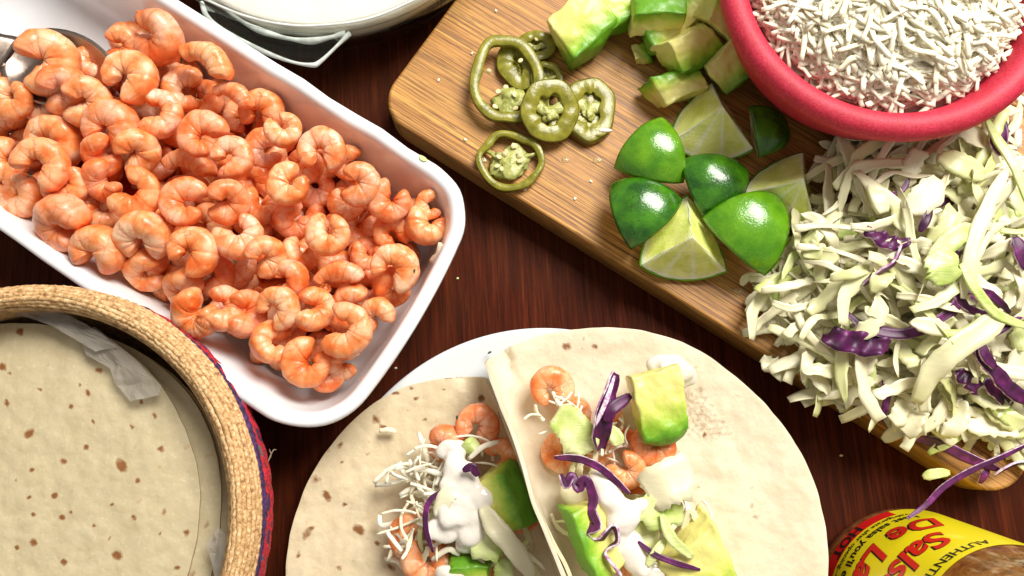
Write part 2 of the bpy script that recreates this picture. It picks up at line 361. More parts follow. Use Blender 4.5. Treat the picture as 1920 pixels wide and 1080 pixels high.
tray = obj('serving_tray', mesh('serving_tray', vs, fs, M_TRAY), tc, rot=(0, 0, ta))
tag(tray, 'deep white glazed tray with rounded corners and a softly wavy rim, full of shrimp', 'tray')
# lime-green smear on the rim
v0 = P(793, 297, 5.10); sv, sf = [(0, 0, 0.02)], []
for i in range(12):
    a = 2 * math.pi * i / 12; x = 0.26 * math.cos(a) * (1 + .2 * math.sin(3 * a)); y = 0.13 * math.sin(a); sv.append((x * .82 + y * .5, -x * .55 + y * .8, 0.0)); sf.append((0, 1 + i, 1 + (i + 1) % 12))
sp_ = obj('juice_smear', mesh('juice_smear', sv, sf, M_CABG), v0); tag(sp_, 'tiny lime green smear on the upper rim of the white tray', 'smear')

# ------------------------------------------------------------------ shrimp
def shrimp_mesh(seed, arc=315, thick=0.64, R0=0.76, lift=0.25, tailf=0.66, flat=1.0):
    r = random.Random(seed); o = seed * 13.7
    NS, NA = 60, 20; vs, fs, tint = [], [], []
    g = (360 - arc) / 2
    nseg = 6.2 + r.random() * 0.8
    wob = [r.uniform(-.06, .06) for _ in range(8)]
    for i in range(NS + 1):
        s = i / NS; a = R(g + arc * s)
        Rc = R0 * (1.06 - 0.17 * s)
        T = thick * (0.80 + 0.22 * sm(0, .18, s)) * (1 - (1 - tailf) * sm(.35, 1, s))
        fr = (s * nseg) % 1.0; d = min(fr, 1 - fr); gro = math.exp(-(d / 0.11) ** 2)
        if s < 0.05 or s > 0.90: gro = 0
        cap = 1.0
        if s < 0.05: cap = math.sqrt(max(0.0, 1 - ((0.05 - s) / 0.05) ** 2)) * 0.9 + 0.1
        if s > 0.94: cap = math.sqrt(max(0.0, 1 - ((s - 0.94) / 0.06) ** 2))
        c = Vector((Rc * math.cos(a), Rc * math.sin(a), lift * (s - 0.5) * 2 + wob[int(s * 7)] * .4))
        er = Vector((math.cos(a), math.sin(a), 0))
        for j in range(NA):
            b = 2 * math.pi * j / NA; cb, sb = math.cos(b), math.sin(b)
            inner = max(0.0, -cb)
            rr = T * cap * (1 - 0.035 * gro - 0.08 * gro * inner)
            x = rr * (abs(cb) ** 0.85) * (1 if cb > 0 else -1) * 0.98; z = rr * (abs(sb) ** 0.85) * (1 if sb > 0 else -1) * flat
            # ventral crease, dorsal vein groove
            if cb > 0.9: x -= 0.05 * thick
            v = c + er * x + Vector((0, 0, z))
            n_ = nz(v, 1.3, o) * 0.07 + nz(v, 3.6, o) * 0.035
            v += (er * cb + Vector((0, 0, sb))) * n_ * cap
            if s < 0.05: v += Vector((-math.sin(a), math.cos(a), 0)) * nz(v, 3, o) * 0.12
            vs.append(v)
            tint.append(min(1.0, max(0.0, 0.62 * math.exp(-(d / 0.07) ** 2) * (1 if .05 < s < .93 else 0) * (0.5 + max(0, nz(v, 1.1, o) + .3)) + 0.45 * sm(.72, 1, s) + 0.30 * max(0, cb) ** 6 + 0.5 * max(0, nz(v, 1.3, o + 5)))))
    for i in range(NS):
        for j in range(NA):
            k2 = (j + 1) % NA; fs.append((i * NA + j, (i + 1) * NA + j, (i + 1) * NA + k2, i * NA + k2))
    fs.append(tuple(range(NA))); fs.append(tuple(range(NS * NA, NS * NA + NA))[::-1])
    mx = sum((v for v in vs), Vector()) / len(vs) if arc < 200 else Vector(((max(v.x for v in vs) + min(v.x for v in vs)) / 2, (max(v.y for v in vs) + min(v.y for v in vs)) / 2, 0))
    vs = [v - mx for v in vs]
    me = mesh('shrimp', vs, fs, M_SHR); attr(me, 'tint', tint)
    return me
SH = {'ring': [shrimp_mesh(1, 326, .68, .76, .2, .68, .88), shrimp_mesh(2, 334, 0.70, .78, .16, .58, .86), shrimp_mesh(3, 318, 0.66, .80, .12, .7, .9), shrimp_mesh(4, 338, .70, .74, .28, .6, .88), shrimp_mesh(15, 330, .65, .78, .22, .74, .92)],
      'c': [shrimp_mesh(5, 296, .66, .80, .15, .66, .9), shrimp_mesh(6, 308, .68, .78, .12, .58, .9), shrimp_mesh(7, 280, .62, .85, .1, .7, .92)],
      'side': [shrimp_mesh(8, 308, .70, .76, .1, .72, 1.0), shrimp_mesh(9, 316, .72, .76, .14, .7, 1.05), shrimp_mesh(10, 290, .68, .80, .08, .66), shrimp_mesh(16, 310, .66, .78, .2, .8, 1.0)],
      'fat': [shrimp_mesh(11, 310, .78, .74, .3, .75, 1.05), shrimp_mesh(12, 300, .76, .76, .2, .72, 1.05)],
      'long': [shrimp_mesh(13, 130, .60, 1.35, .05, .65), shrimp_mesh(14, 115, .58, 1.5, .05, .6)]}
_n = {k_: 0 for k_ in SH}
def orient(rot, td, tilt):
    ax = Vector((math.cos(R(td)), math.sin(R(td)), 0))
    return Matrix.Rotation(R(tilt), 3, ax) @ Matrix.Rotation(R(rot), 3, 'Z')
BASE_D = {'ring': 2.98, 'c': 2.98, 'side': 2.95, 'fat': 3.1, 'long': 3.1}
def fit(px, py, z, rad):
    def over(p):
        ins = .85 + max(0, 5 - p.z) * .36; q = p - tc
        return max(abs(q.dot(tv)) - (TW / 2 - ins - rad), q.dot(tu) - (TL / 2 + (6 - q.dot(tv)) * .03 - ins - rad), 0)
    best = min([(max(0, over(P(px, py, z + dz)) ) + abs(dz) * .12, dz) for dz in (0, -.3, -.6, -.9, -1.2, -1.5, .2, .4)])
    p = P(px, py, z + best[1]); q = p - tc; ins = .85 + max(0, 5 - p.z) * .36; lim = TW / 2 - ins - rad + .15
    if p.z > 5.3: return p
    v = max(-lim, min(lim, q.dot(tv))); u = min(TL / 2 + (6 - q.dot(tv)) * .03 - ins - rad + .15, q.dot(tu))
    return Vector((0, 0, p.z)) + Vector((tc.x, tc.y, 0)) + tu * u + tv * v
def shrimp(px, py, d, kind, rot, td, tilt, z, label, group='cooked shrimp in the white tray', zz=None):
    i = _n[kind]; _n[kind] += 1
    me = SH[kind][i % len(SH[kind])]
    loc = P(px, py, z)
    if 'tray' in group or 'buried' in group:
        loc = fit(px, py, z, (1.25 if d > 95 else 1.0) * d / 100)
    o = obj('shrimp', me, loc, rot=orient(rot, td, tilt * (.62 if kind in ('ring', 'c', 'fat') else .72)))
    s = 0.95 * d / (FPX / (CAMP - loc).length) / BASE_D[kind]; o.scale = (s, s, s)
    tag(o, label, 'shrimp', group); return o
def tail(par, seed=0, at=(0.72, -0.35, 0.1), ang=-60, ln=1.0):
    vs, fs = [], []; n = 0
    for q, (da, L, wd) in enumerate(((-16, 1.0, .24), (14, .92, .22), (0, .7, .14))):
        a = R(ang + da); d = Vector((math.cos(a), math.sin(a), 0)); pr = Vector((-d.y, d.x, 0)); b0 = len(vs)
        for i in range(9):
            s = i / 8; wdt = wd * (0.4 + 0.9 * math.sin(math.pi * min(1, s * .8 + .1))) * (1 - .55 * sm(.8, 1, s))
            for e, zz in ((-1, 0), (0, .05), (1, 0), (0, -.05)):
                vs.append(Vector(at) + d * (s * L * ln) + pr * wdt * e + Vector((0, 0, zz + q * .05 + .1 * s * s + .03 * math.sin(9 * s + q))))
        for i in range(8):
            for j in range(4): fs.append((b0 + i * 4 + j, b0 + i * 4 + (j + 1) % 4, b0 + i * 4 + 4 + (j + 1) % 4, b0 + i * 4 + 4 + j))
        fs.append((b0, b0 + 1, b0 + 2, b0 + 3)); fs.append((b0 + 32, b0 + 33, b0 + 34, b0 + 35))
    return obj('tail', mesh('tail', vs, fs, M_TAIL), (0, 0, 0), par)
# px, py, diameter px, kind, opening direction, tilt axis, tilt, height, label
SHR = [
(92, 118, 122, 'fat', 200, 55, 42, 5.3, 'largest pale pink shrimp, resting on the neck of the spoon'),
(245, 142, 108, 'ring', 235, 0, 6, 5.3, 'tightly curled shrimp with a small centre hole, right of the spoon bowl'),
(295, 72, 112, 'side', 150, -32, 55, 4.9, 'topmost shrimp of the pile, against the upper wall of the tray'),
(232, 88, 78, 'side', 180, 20, 50, 4.6, 'shrimp with a red tail fan pointing left onto bare tray'),
(322, 128, 90, 'c', 40, 10, 20, 3.6, 'deep orange shrimp below the topmost shrimp of the pile'),
(386, 110, 112, 'long', 236, -38, 25, 4.9, 'straight banded shrimp lying along the upper tray wall'),
(437, 177, 88, 'long', 240, -30, 30, 4.8, 'short banded shrimp in line after the straight one on the upper wall'),
(492, 205, 95, 'side', 260, -15, 35, 3.9, 'orange arched shrimp behind the one with a dark pinhole'),
(122, 168, 100, 'side', 200, 35, 66, 5.3, 'glossy pink shrimp seen from its back, just below the spoon bowl'),
(163, 190, 100, 'side', 190, 42, 66, 5.2, 'bright peach shrimp back leaning right of the glossy pink one'),
(82, 200, 76, 'c', 120, 0, 20, 4.4, 'small peach shrimp end poking out under the glossy pink one'),
(18, 186, 84, 'ring', 90, 0, 35, 5.0, 'red-backed shrimp cut by the left edge of the photo below the spoon neck'),
(210, 232, 106, 'fat', 250, -10, 40, 5.0, 'shiny mauve pink shrimp with a long window highlight'),
(303, 215, 98, 'c', 180, 80, 30, 4.8, 'shrimp curling like a hook, open to the left, mid pile'),
(377, 250, 104, 'c', 330, 0, 8, 5.1, 'open yellow-orange curl with a wide notch on its right side'),
(437, 293, 90, 'ring', 225, 0, 6, 5.2, 'neat round shrimp with a pale blunt end, centre of the upper pile'),
(492, 280, 90, 'c', 20, 40, 25, 3.9, 'shaded lumpy shrimp behind the neat round one'),
(531, 243, 80, 'ring', 130, 60, 25, 4.9, 'upright shrimp with a dark pinhole near the upper tray wall'),
(604, 279, 104, 'ring', 270, 0, 10, 4.9, 'wide round shrimp beside the upper wall with fine orange cracks'),
(539, 346, 98, 'ring', 48, 0, 6, 5.2, 'round shrimp with its gap at the upper right, middle of the pile'),
(676, 346, 98, 'fat', 180, 30, 28, 5.0, 'knobbly shrimp with vivid red veins near the upper wall'),
(728, 378, 96, 'side', 70, 20, 38, 4.6, 'shrimp with smooth crescent back below the red-veined one'),
(650, 305, 76, 'side', 0, -30, 45, 3.9, 'half hidden shrimp wedged between wide round one and tray wall'),
(104, 262, 106, 'side', 240, -30, 30, 4.4, 'orange arched shrimp behind the brightest left one'),
(82, 304, 106, 'c', 235, 20, 20, 5.6, 'brightest coral shrimp at left with a brown speck on its pale end'),
(122, 350, 96, 'c', 95, -5, 30, 4.7, 'coral shrimp opening upward under the brightest left one'),
(8, 300, 84, 'ring', 60, 60, 30, 4.5, 'yellowish shrimp cut by left photo edge beside the brightest one'),
(10, 245, 90, 'c', 0, 0, 30, 3.6, 'deep orange shrimp at left photo edge under the red-backed one'),
(190, 292, 84, 'side', 30, -25, 70, 4.8, 'short glossy shrimp back lying left of the slim orange one'),
(258, 283, 92, 'side', 215, 35, 65, 4.8, 'slim orange shrimp leaning diagonally in the middle left'),
(352, 305, 104, 'long', 254, -16, 30, 4.2, 'long vivid orange shrimp back stretched below the open yellow curl'),
(190, 340, 86, 'side', 30, -32, 66, 4.8, 'glossy shrimp back pointing at the bright pink hook'),
(257, 367, 108, 'c', 150, 20, 22, 5.5, 'bright pink hook-shaped shrimp left of a round one with a hole'),
(344, 378, 104, 'ring', 0, 0, 8, 5.3, 'round amber shrimp with black centre hole, mid left'),
(429, 378, 98, 'side', 190, 40, 62, 5.4, 'pale yellow crescent shrimp back in the middle of the pile'),
(485, 388, 86, 'side', 90, 92, 60, 4.0, 'shaded vertical shrimp back right of the pale crescent'),
(449, 445, 106, 'c', 130, 100, 22, 4.9, 'broad shrimp arch with pale right limb and a grey speck'),
(548, 412, 84, 'side', 40, 30, 68, 4.1, 'dull orange shrimp back between two round ones'),
(614, 438, 104, 'ring', 95, 0, 8, 5.1, 'large round shrimp with slit hole and gap at the top, right of centre'),
(648, 385, 80, 'c', 90, 30, 30, 3.6, 'dark shaded shrimp deep between the round shrimp and the red-veined one'),
(735, 432, 88, 'ring', 300, 20, 30, 4.0, 'orange shrimp with frilled edge under the smooth crescent back'),
(801, 425, 98, 'fat', 60, 85, 38, 4.2, 'shrimp standing against the right end wall of the tray'),
(800, 385, 66, 'c', 20, 20, 35, 4.3, 'small curled orange shrimp tip above the one on the end wall'),
(755, 508, 112, 'c', 242, 0, 14, 4.8, 'large hooked shrimp near the right end wall with one black speck'),
(364, 470, 108, 'ring', 235, 0, 10, 5.2, 'shiny segmented round shrimp with pinhole, lower middle'),
(501, 480, 94, 'side', 220, 45, 66, 4.9, 'glossy tan shrimp back slanting up to the right'),
(562, 478, 84, 'side', 80, 112, 66, 4.2, 'narrow shaded shrimp back left of the large slit-hole one'),
(267, 440, 112, 'side', 270, -2, 56, 5.0, 'orange arched shrimp under the bright pink hook'),
(275, 478, 92, 'c', 250, 0, 30, 4.2, 'darker shrimp below the orange arch at the lower left'),
(112, 420, 112, 'side', 330, -33, 62, 4.6, 'pale cream shrimp leaning over the lower tray wall, left'),
(184, 467, 104, 'fat', 250, -30, 45, 4.5, 'bright peach lumpy shrimp on the lower tray wall'),
(92, 428, 86, 'side', 0, -25, 40, 3.6, 'pink shrimp belly under the pale cream one on the lower wall'),
(270, 507, 90, 'side', 0, -4, 76, 4.3, 'flat pink shrimp back lying level on the lower tray wall'),
(192, 398, 84, 'c', 90, 60, 30, 4.0, 'shaded orange shrimp left of centre above the lumpy peach one'),
(342, 540, 88, 'side', 330, -26, 66, 4.3, 'tan shrimp back below the shiny segmented round shrimp'),
(405, 515, 90, 'c', 200, 20, 30, 3.8, 'deep orange shrimp behind the shiny segmented round one'),
(366, 590, 104, 'side', 60, -26, 52, 4.4, 'smooth peach crescent shrimp opening up by the lower wall'),
(423, 580, 98, 'side', 180, 98, 66, 4.7, 'bright upright shrimp with a ragged cream cut end'),
(462, 588, 98, 'side', 180, 95, 70, 4.4, 'reddish upright shrimp right of the ragged cream one'),
(524, 575, 98, 'c', 230, -20, 30, 4.9, 'bright peach shrimp hooked to the lower left, lower pile'),
(545, 523, 88, 'side', 200, -50, 45, 4.5, 'pink curved shrimp above the bright lower hook'),
(590, 580, 94, 'side', 180, 85, 56, 4.7, 'pink upright shrimp with one deep fold, lower right pile'),
(632, 514, 104, 'long', 270, 0, 35, 4.7, 'slim shrimp lying level with orange tip at left'),
(658, 566, 88, 'side', 0, -4, 66, 4.3, 'shrimp lying level under the slim one, orange right end'),
(508, 640, 98, 'side', 0, 100, 50, 4.4, 'pink upright shrimp with orange ragged tail pointing down'),
(572, 680, 110, 'ring', 60, 20, 20, 4.4, 'big bright shrimp at the bottom tip of the pile, black specks'),
(670, 633, 122, 'c', 165, 10, 12, 4.9, 'big pink open curl with a green herb fleck, lower right'),
(616, 702, 78, 'side', 180, 92, 40, 3.6, 'small pink shrimp tucked right of the one at the bottom tip'),
(666, 693, 84, 'side', 0, 35, 50, 3.2, 'shaded shrimp under the big pink open curl'),
(722, 598, 80, 'side', 300, -40, 40, 4.2, 'orange shrimp between the big open curl and end wall'),
(762, 560, 86, 'side', 30, 28, 60, 3.6, 'reddish shrimp back lying along the right end wall'),
(690, 482, 78, 'c', 90, 30, 40, 3.7, 'small dark amber shrimp left of the large hooked one'),
(40, 368, 88, 'side', 120, -40, 35, 4.2, 'pale tan shrimp near left photo edge below the brightest one'),
(4, 362, 84, 'side', 90, -50, 45, 4.0, 'mauve shrimp cut by left photo edge, lowest of that edge'),
(172, 120, 70, 'c', 90, 80, 35, 4.4, 'shrimp end standing up inside the dark spoon bowl'),
(340, 165, 92, 'c', 0, 70, 35, 4.2, 'shaded shrimp right of the tightly curled one'),
(575, 310, 80, 'c', 200, 0, 30, 3.7, 'dark orange shrimp under the wide round one'),
(470, 330, 86, 'c', 300, 0, 25, 3.5, 'dark orange shrimp under the neat round one'),
(150, 395, 80, 'side', 60, -45, 45, 4.0, 'shaded orange shrimp above the pale cream one'),
(640, 590, 80, 'c', 100, 0, 30, 3.9, 'deep orange shrimp behind the big pink open curl'),
]
for i, e in enumerate(SHR):
    e = list(e); e[7] += -.55 if e[7] < 4.35 else (.2 if e[7] >= 4.9 else 0)
    o = shrimp(*e)
    if i in (3,): tail(o, 0, (-0.1, .9, .1), 130, 1.0)
    if i in (41, 62, 64, 19, 2): tail(o, i, (0.55, -0.55, .25), -20, .55)
POLY = [(-40, 150), (50, 110), (120, 130), (200, 110), (260, 60), (330, 95), (440, 160), (560, 240), (690, 330), (790, 400), (790, 480), (760, 540), (700, 650), (600, 690), (520, 650), (360, 580), (230, 480), (90, 410), (-40, 340)]
def inside(x, y, poly):
    c = False; n = len(poly)
    for i in range(n):
        x1, y1 = poly[i]; x2, y2 = poly[(i + 1) % n]
        if (y1 > y) != (y2 > y) and x < (x2 - x1) * (y - y1) / (y2 - y1) + x1: c = not c
    return c
pl = []
for zz, md in ((2.5, 60), (1.6, 66)):
    got = []; t_ = 0
    while t_ < 2500:
        t_ += 1
        x = rnd.uniform(-40, 800); y = rnd.uniform(40, 700)
        if inside(x, y, POLY) and all((x - a) ** 2 + (y - b) ** 2 > md * md for a, b in got): got.append((x, y))
    pl += [(x, y, zz) for x, y in got]
for (x, y, zz) in pl:
    # keep clear of the sloping walls
    p_ = P(x, y, zz); u_ = (p_ - tc).dot(tu); v_ = (p_ - tc).dot(tv)
    lim = TW / 2 - 3.0 + 0.35 * (zz - 1.5); v_ = max(-lim, min(lim, v_)); u_ = min(u_, TL / 2 - 3.0)
    p_ = tc + tu * u_ + tv * v_ + Vector((0, 0, zz + rnd.uniform(-.2, .2))); px_, py_ = Q(p_)
    wh = 'around the spoon' if px_ < 190 and py_ < 230 else 'along the lower left wall' if px_ < 200 else 'along the upper wall' if py_ < .58 * px_ + 20 else 'at the tray bottom corner' if py_ > 560 else 'at the right end wall' if px_ > 640 else 'in the middle of the tray'
    shrimp(px_, py_, rnd.uniform(84, 98), rnd.choice(['ring', 'c', 'side', 'c']), rnd.uniform(0, 360), rnd.uniform(0, 360), rnd.uniform(10, 50), p_.z,
           'cooked shrimp buried in the %s layer of the pile, ' % ('middle' if zz > 2 else 'bottom') + wh, 'buried shrimp of the %s layer ' % ('middle' if zz > 2 else 'bottom') + wh)

# the oil the shrimp lie in; its deep red also stands in for shaded gaps
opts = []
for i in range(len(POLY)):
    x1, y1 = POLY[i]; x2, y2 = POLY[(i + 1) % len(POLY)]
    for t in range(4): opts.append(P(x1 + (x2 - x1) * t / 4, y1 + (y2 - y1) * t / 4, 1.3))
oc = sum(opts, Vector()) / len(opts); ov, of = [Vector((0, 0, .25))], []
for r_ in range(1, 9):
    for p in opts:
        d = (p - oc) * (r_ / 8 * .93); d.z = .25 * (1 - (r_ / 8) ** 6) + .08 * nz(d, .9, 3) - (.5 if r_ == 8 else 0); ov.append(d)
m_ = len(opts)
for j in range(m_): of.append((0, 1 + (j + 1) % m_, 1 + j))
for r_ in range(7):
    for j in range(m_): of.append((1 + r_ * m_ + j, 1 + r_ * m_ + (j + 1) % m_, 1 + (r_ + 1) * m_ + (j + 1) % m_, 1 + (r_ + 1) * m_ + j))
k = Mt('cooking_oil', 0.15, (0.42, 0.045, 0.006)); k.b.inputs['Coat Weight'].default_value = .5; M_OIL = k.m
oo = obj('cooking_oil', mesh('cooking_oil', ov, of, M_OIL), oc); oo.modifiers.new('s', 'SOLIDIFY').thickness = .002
tag(oo, 'orange red cooking oil under the shrimp pile, coloured to redden the shaded gaps', 'oil', kind='stuff')
# herb flecks
def blobm(name, r, m, seed=0, n1=10, n2=8, nzk=.2):
    vs, fs = [], []
    for i in range(n2 + 1):
        t = math.pi * i / n2
        for j in range(n1):
            a = 2 * math.pi * j / n1; v = Vector((math.sin(t) * math.cos(a), math.sin(t) * math.sin(a), math.cos(t)))
            f = 1 + nzk * nz(v, 1.3, seed * 7.7) + nzk * .5 * nz(v, 3.1, seed * 3.3)
            vs.append((v.x * r[0] * f, v.y * r[1] * f, v.z * r[2] * f))
    for i in range(n2):
        for j in range(n1): fs.append((i * n1 + j, (i + 1) * n1 + j, (i + 1) * n1 + (j + 1) % n1, i * n1 + (j + 1) % n1))
    return mesh(name, vs, fs, m)
fl = blobm('herb_fleck', (.12, .06, .03), M_HERB, 3, 7, 5, .5)
for (x, y, z, l_) in [(677, 608, 5.6, 'green herb fleck on the big pink open curl of shrimp'), (777, 508, 5.45, 'black speck on the large hooked shrimp near the end wall'), (583, 681, 5.0, 'black speck on the shrimp at the bottom tip of pile'),
        (55, 330, 6.3, 'brown speck on pale end of the brightest coral shrimp at left'), (857, 783, 4.9, 'dark herb leaf on the top shrimp in the left taco'), (918, 661, 1.9, 'dark crumb on bare white plate rim'), (307, 33, 5.6, 'dark herb bit on the topmost shrimp of the tray')]:
    o = obj('herb_fleck', fl, P(x, y, z), rot=(0, 0, rnd.uniform(0, 3))); tag(o, l_, 'herb fleck', 'herb flecks and specks')

# ------------------------------------------------------------------ spoon in the tray
sp = empty('serving_spoon', P(118, 140, 4.2)); tag(sp, 'steel serving spoon lying under shrimp at the upper left of the white tray', 'spoon')
def spoon_bowl():
    vs, fs = [], []; nr, na = 10, 40
    for side in (0, 1):
        for i in range(nr + 1):
            r = i / nr
            for j in range(na):
                a = 2 * math.pi * j / na
                x = 3.1 * r * math.cos(a) * (1 + .08 * math.cos(a)); y = 2.15 * r * math.sin(a)
                vs.append((x, y, 0.85 * r ** 2.2 - (0.10 if side else 0) - .5))
    o2 = (nr + 1) * na
    for i in range(nr):
        for j in range(na):
            k2 = (j + 1) % na
            fs.append((i * na + j, (i + 1) * na + j, (i + 1) * na + k2, i * na + k2)); fs.append((o2 + i * na + j, o2 + i * na + k2, o2 + (i + 1) * na + k2, o2 + (i + 1) * na + j))
    for j in range(na):
        k2 = (j + 1) % na; fs.append((nr * na + j, o2 + nr * na + j, o2 + nr * na + k2, nr * na + k2))
    return vs, fs
sp.rotation_euler = (0, 0, R(-14)); sp.location.z += .006
obj('spoon_bowl', mesh('spoon_bowl', *spoon_bowl(), M_STEEL), (0, 0, 0), sp)
pts = [Vector((-2.5, 0, .25)), Vector((-3.6, .25, .75)), Vector((-5.2, .8, 1.3)), Vector((-9, 2.3, 2.2)), Vector((-14, 4.3, 3.0))]
cp = catmull(pts, 24); vs, fs = [], []
for i, c in enumerate(cp):
    d = (cp[min(i + 1, 23)] - cp[max(i - 1, 0)]).normalized(); n_ = Vector((-d.y, d.x, 0)).normalized(); s = i / 23
    hw = 1.15 * (1 - sm(0, .25, s)) + 0.72 * sm(0, .25, s) + .35 * s
    for e, zz in ((-1, 0), (-.7, .10), (.7, .10), (1, 0), (.7, -.10), (-.7, -.10)): vs.append(c + n_ * hw * e + Vector((0, 0, zz)))
for i in range(23):
    for j in range(6): fs.append((i * 6 + j, i * 6 + (j + 1) % 6, i * 6 + 6 + (j + 1) % 6, i * 6 + 6 + j))
fs += [tuple(range(6)), tuple(range(138, 144))[::-1]]
obj('spoon_handle', mesh('spoon_handle', vs, fs, M_STEEL), (0, 0, 0), sp)

# ------------------------------------------------------------------ glass dish of crema
gz = 5.2; gc = P(600, -282, gz); gr = (P(600, 58, gz) - P(600, -282, gz)).length
dish = empty('glass_dish', (gc.x, gc.y, 0)); tag(dish, 'round clear glass dish with a tab handle, filled with crema', 'glass dish')
prof = smooth_prof([(gr - 2.6, 0.0), (gr - 1.6, 0.25), (gr - 1.0, 1.3), (gr - .30, 3.2), (gr - .22, 4.4), (gr - .08, 4.75), (gr, 5.05), (gr - .12, 5.25), (gr - .45, 5.2), (gr - .62, 4.9), (gr - .60, 4.2), (gr - .66, 3.2), (gr - 1.3, 1.7), (gr - 2.0, .8), (gr - 3.2, .5)], 44)
prof = [(0.01, 0.0)] + prof + [(0.01, .5)]
obj('dish_body', mesh('dish_body', *lathe(prof, 200), M_GLASS), (0, 0, 0), dish)
def slab(poly, z0, z1, bev, ctr):
    """bevelled extruded polygon (world cm list of Vector), local to ctr"""
    c = sum(poly, Vector((0, 0, 0))) / len(poly); vs, fs = [], []; m = len(poly)
    for ins, z in ((bev, z0), (0, z0 + bev), (0, z1 - bev), (bev, z1)):
        for p in poly:
            d = (c - p); d.z = 0; d.normalize(); v = p + d * ins - ctr; vs.append((v.x, v.y, z))
    for a in range(3):
        for i in range(m): fs.append((a * m + i, a * m + (i + 1) % m, (a + 1) * m + (i + 1) % m, (a + 1) * m + i))
    fs.append(tuple(range(m))[::-1]); fs.append(tuple(range(3 * m, 4 * m))); return vs, fs
hp = [(372, -40), (377, 0), (386, 28), (400, 42), (480, 92), (560, 120), (582, 125), (598, 119), (636, 84), (660, 62), (655, 40), (560, 40), (470, 10), (420, -20)]
hpoly = [P(x, y, 3.4) for x, y in hp][::-1]
hv, hf = slab(hpoly, 3.0, 3.5, .16, Vector((gc.x, gc.y, 0)))
obj('handle', mesh('handle', hv, hf, M_GLASS, False), (0, 0, 0), dish)
M_GLINT = Mt('glass_edge_glint', 0.1); k = M_GLINT  # whitish diffuse mix: paints the bright light that glass edges catch
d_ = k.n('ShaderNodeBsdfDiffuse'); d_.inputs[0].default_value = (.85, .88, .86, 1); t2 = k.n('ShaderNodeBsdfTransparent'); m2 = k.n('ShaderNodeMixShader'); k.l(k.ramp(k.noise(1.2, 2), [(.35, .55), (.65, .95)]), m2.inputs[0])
k.l(t2.outputs[0], m2.inputs[1]); k.l(d_.outputs[0], m2.inputs[2]); k.l(m2.outputs[0], k.t.nodes['Material Output'].inputs['Surface']); M_GLINT = k.m
def tube(pts, rad, n=60, m=8):
    cp = catmull(pts, n); vs, fs = [], []
    for i, c in enumerate(cp):
        d = (cp[min(i + 1, n - 1)] - cp[max(i - 1, 0)]).normalized(); a = d.cross(Vector((0, 0, 1))).normalized(); b = d.cross(a)
        q = rad * (1 + .25 * math.sin(i * .35))
        for j in range(m): t = 2 * math.pi * j / m; vs.append(c + a * q * math.cos(t) + b * q * math.sin(t))
    for i in range(n - 1):
        for j in range(m): fs.append((i * m + j, i * m + (j + 1) % m, (i + 1) * m + (j + 1) % m, (i + 1) * m + j))
    return vs, fs
DC = Vector((gc.x, gc.y, 0))
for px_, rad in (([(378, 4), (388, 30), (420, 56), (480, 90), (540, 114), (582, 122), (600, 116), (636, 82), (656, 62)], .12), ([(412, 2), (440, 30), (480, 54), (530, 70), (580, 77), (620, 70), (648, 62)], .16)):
    obj('handle_edge_glint', mesh('handle_edge_glint', *tube([P(x, y, 3.45) - DC for x, y in px_], rad), M_GLINT), (0, 0, 0), dish)  # pale tubes painted in as highlights along the handle outline and inner curve
obj('rim_edge_glint', mesh('rim_edge_glint', *rope(gr - .28, 5.24, .07, 0, 1, 200, 8, 0), M_GLINT), (0, 0, 0), dish)  # pale ring painted in as the highlight on the dish rim
def crem(v, a):
    r = math.hypot(v[0], v[1]); return (v[0], v[1], v[2] + (.16 * nz((v[0], v[1], 0), .5, 3) + .05 * nz((v[0], v[1], 0), 1.6, 1)) * (1 if r > .1 else 1))
cpf = [(gr - 2.1, .9), (gr - 1.40, 1.75), (gr - .80, 3.2), (gr - .90, 3.75), (gr - 1.05, 3.95)] + [(gr - 1.25 - i * (gr - 1.25) / 14, 4.0) for i in range(14)] + [(0.01, 4.0)]
cr_ = obj('crema', mesh('crema', *lathe([(0.01, .56)] + cpf, 120, fn=crem), M_CREMA), (gc.x, gc.y, 0.0))
tag(cr_, 'smooth off white crema filling the glass dish', 'crema')

# ------------------------------------------------------------------ tortillas
def spots_at(v, spots):
    x, y = Q(v); t = 0.0
    for s in spots:
        dx, dy = x - s[0], y - s[1]
        if len(s) > 3: a = R(s[4]); dx, dy = dx * math.cos(a) + dy * math.sin(a), (-dx * math.sin(a) + dy * math.cos(a)) * s[3]
        q = math.hypot(dx, dy) / (s[2] * 1.25)
        if q < 1: t = max(t, (1 - q * q) * (s[5] if len(s) > 5 else 1.0))
    return t
def tortilla(name, ctr, Rt, mat_, fn, spots, seed, nr=84, na=300, thick=.17, edge=.03):
    vs, fs, to = [], [], []
    for i in range(nr + 1):
        r = (i / nr) ** .92
        for j in range(na):
            a = 2 * math.pi * j / na
            rr = Rt * r * (1 + edge * r * r * (math.sin(2 * a + seed) * .4 + nz((math.cos(a) * 1.5, math.sin(a) * 1.5, seed), 1, seed) * .8 + .12 * nz((math.cos(a) * 12, math.sin(a) * 12, seed), 1, 2)))
            x, y = rr * math.cos(a), rr * math.sin(a)
            v = fn(x, y)
            v.z += .07 * nz((x, y, seed), .7, seed) + .035 * nz((x, y, seed), 2.0, seed)
            vs.append(v)
            to.append(spots_at(v + ctr, spots))
    for i in range(nr):
        for j in range(na):
            k2 = (j + 1) % na; fs.append((i * na + j, (i + 1) * na + j, (i + 1) * na + k2, i * na + k2))
    me = mesh(name, vs, fs, mat_); attr(me, 'toast', to)
    o = obj(name, me, ctr)
    md = o.modifiers.new('solid', 'SOLIDIFY'); md.thickness = thick * CM; md.offset = -1.0
    bv = o.modifiers.new('bev', 'BEVEL'); bv.width = .0008; bv.segments = 2; bv.limit_method = 'ANGLE'; bv.angle_limit = R(60)
    return o
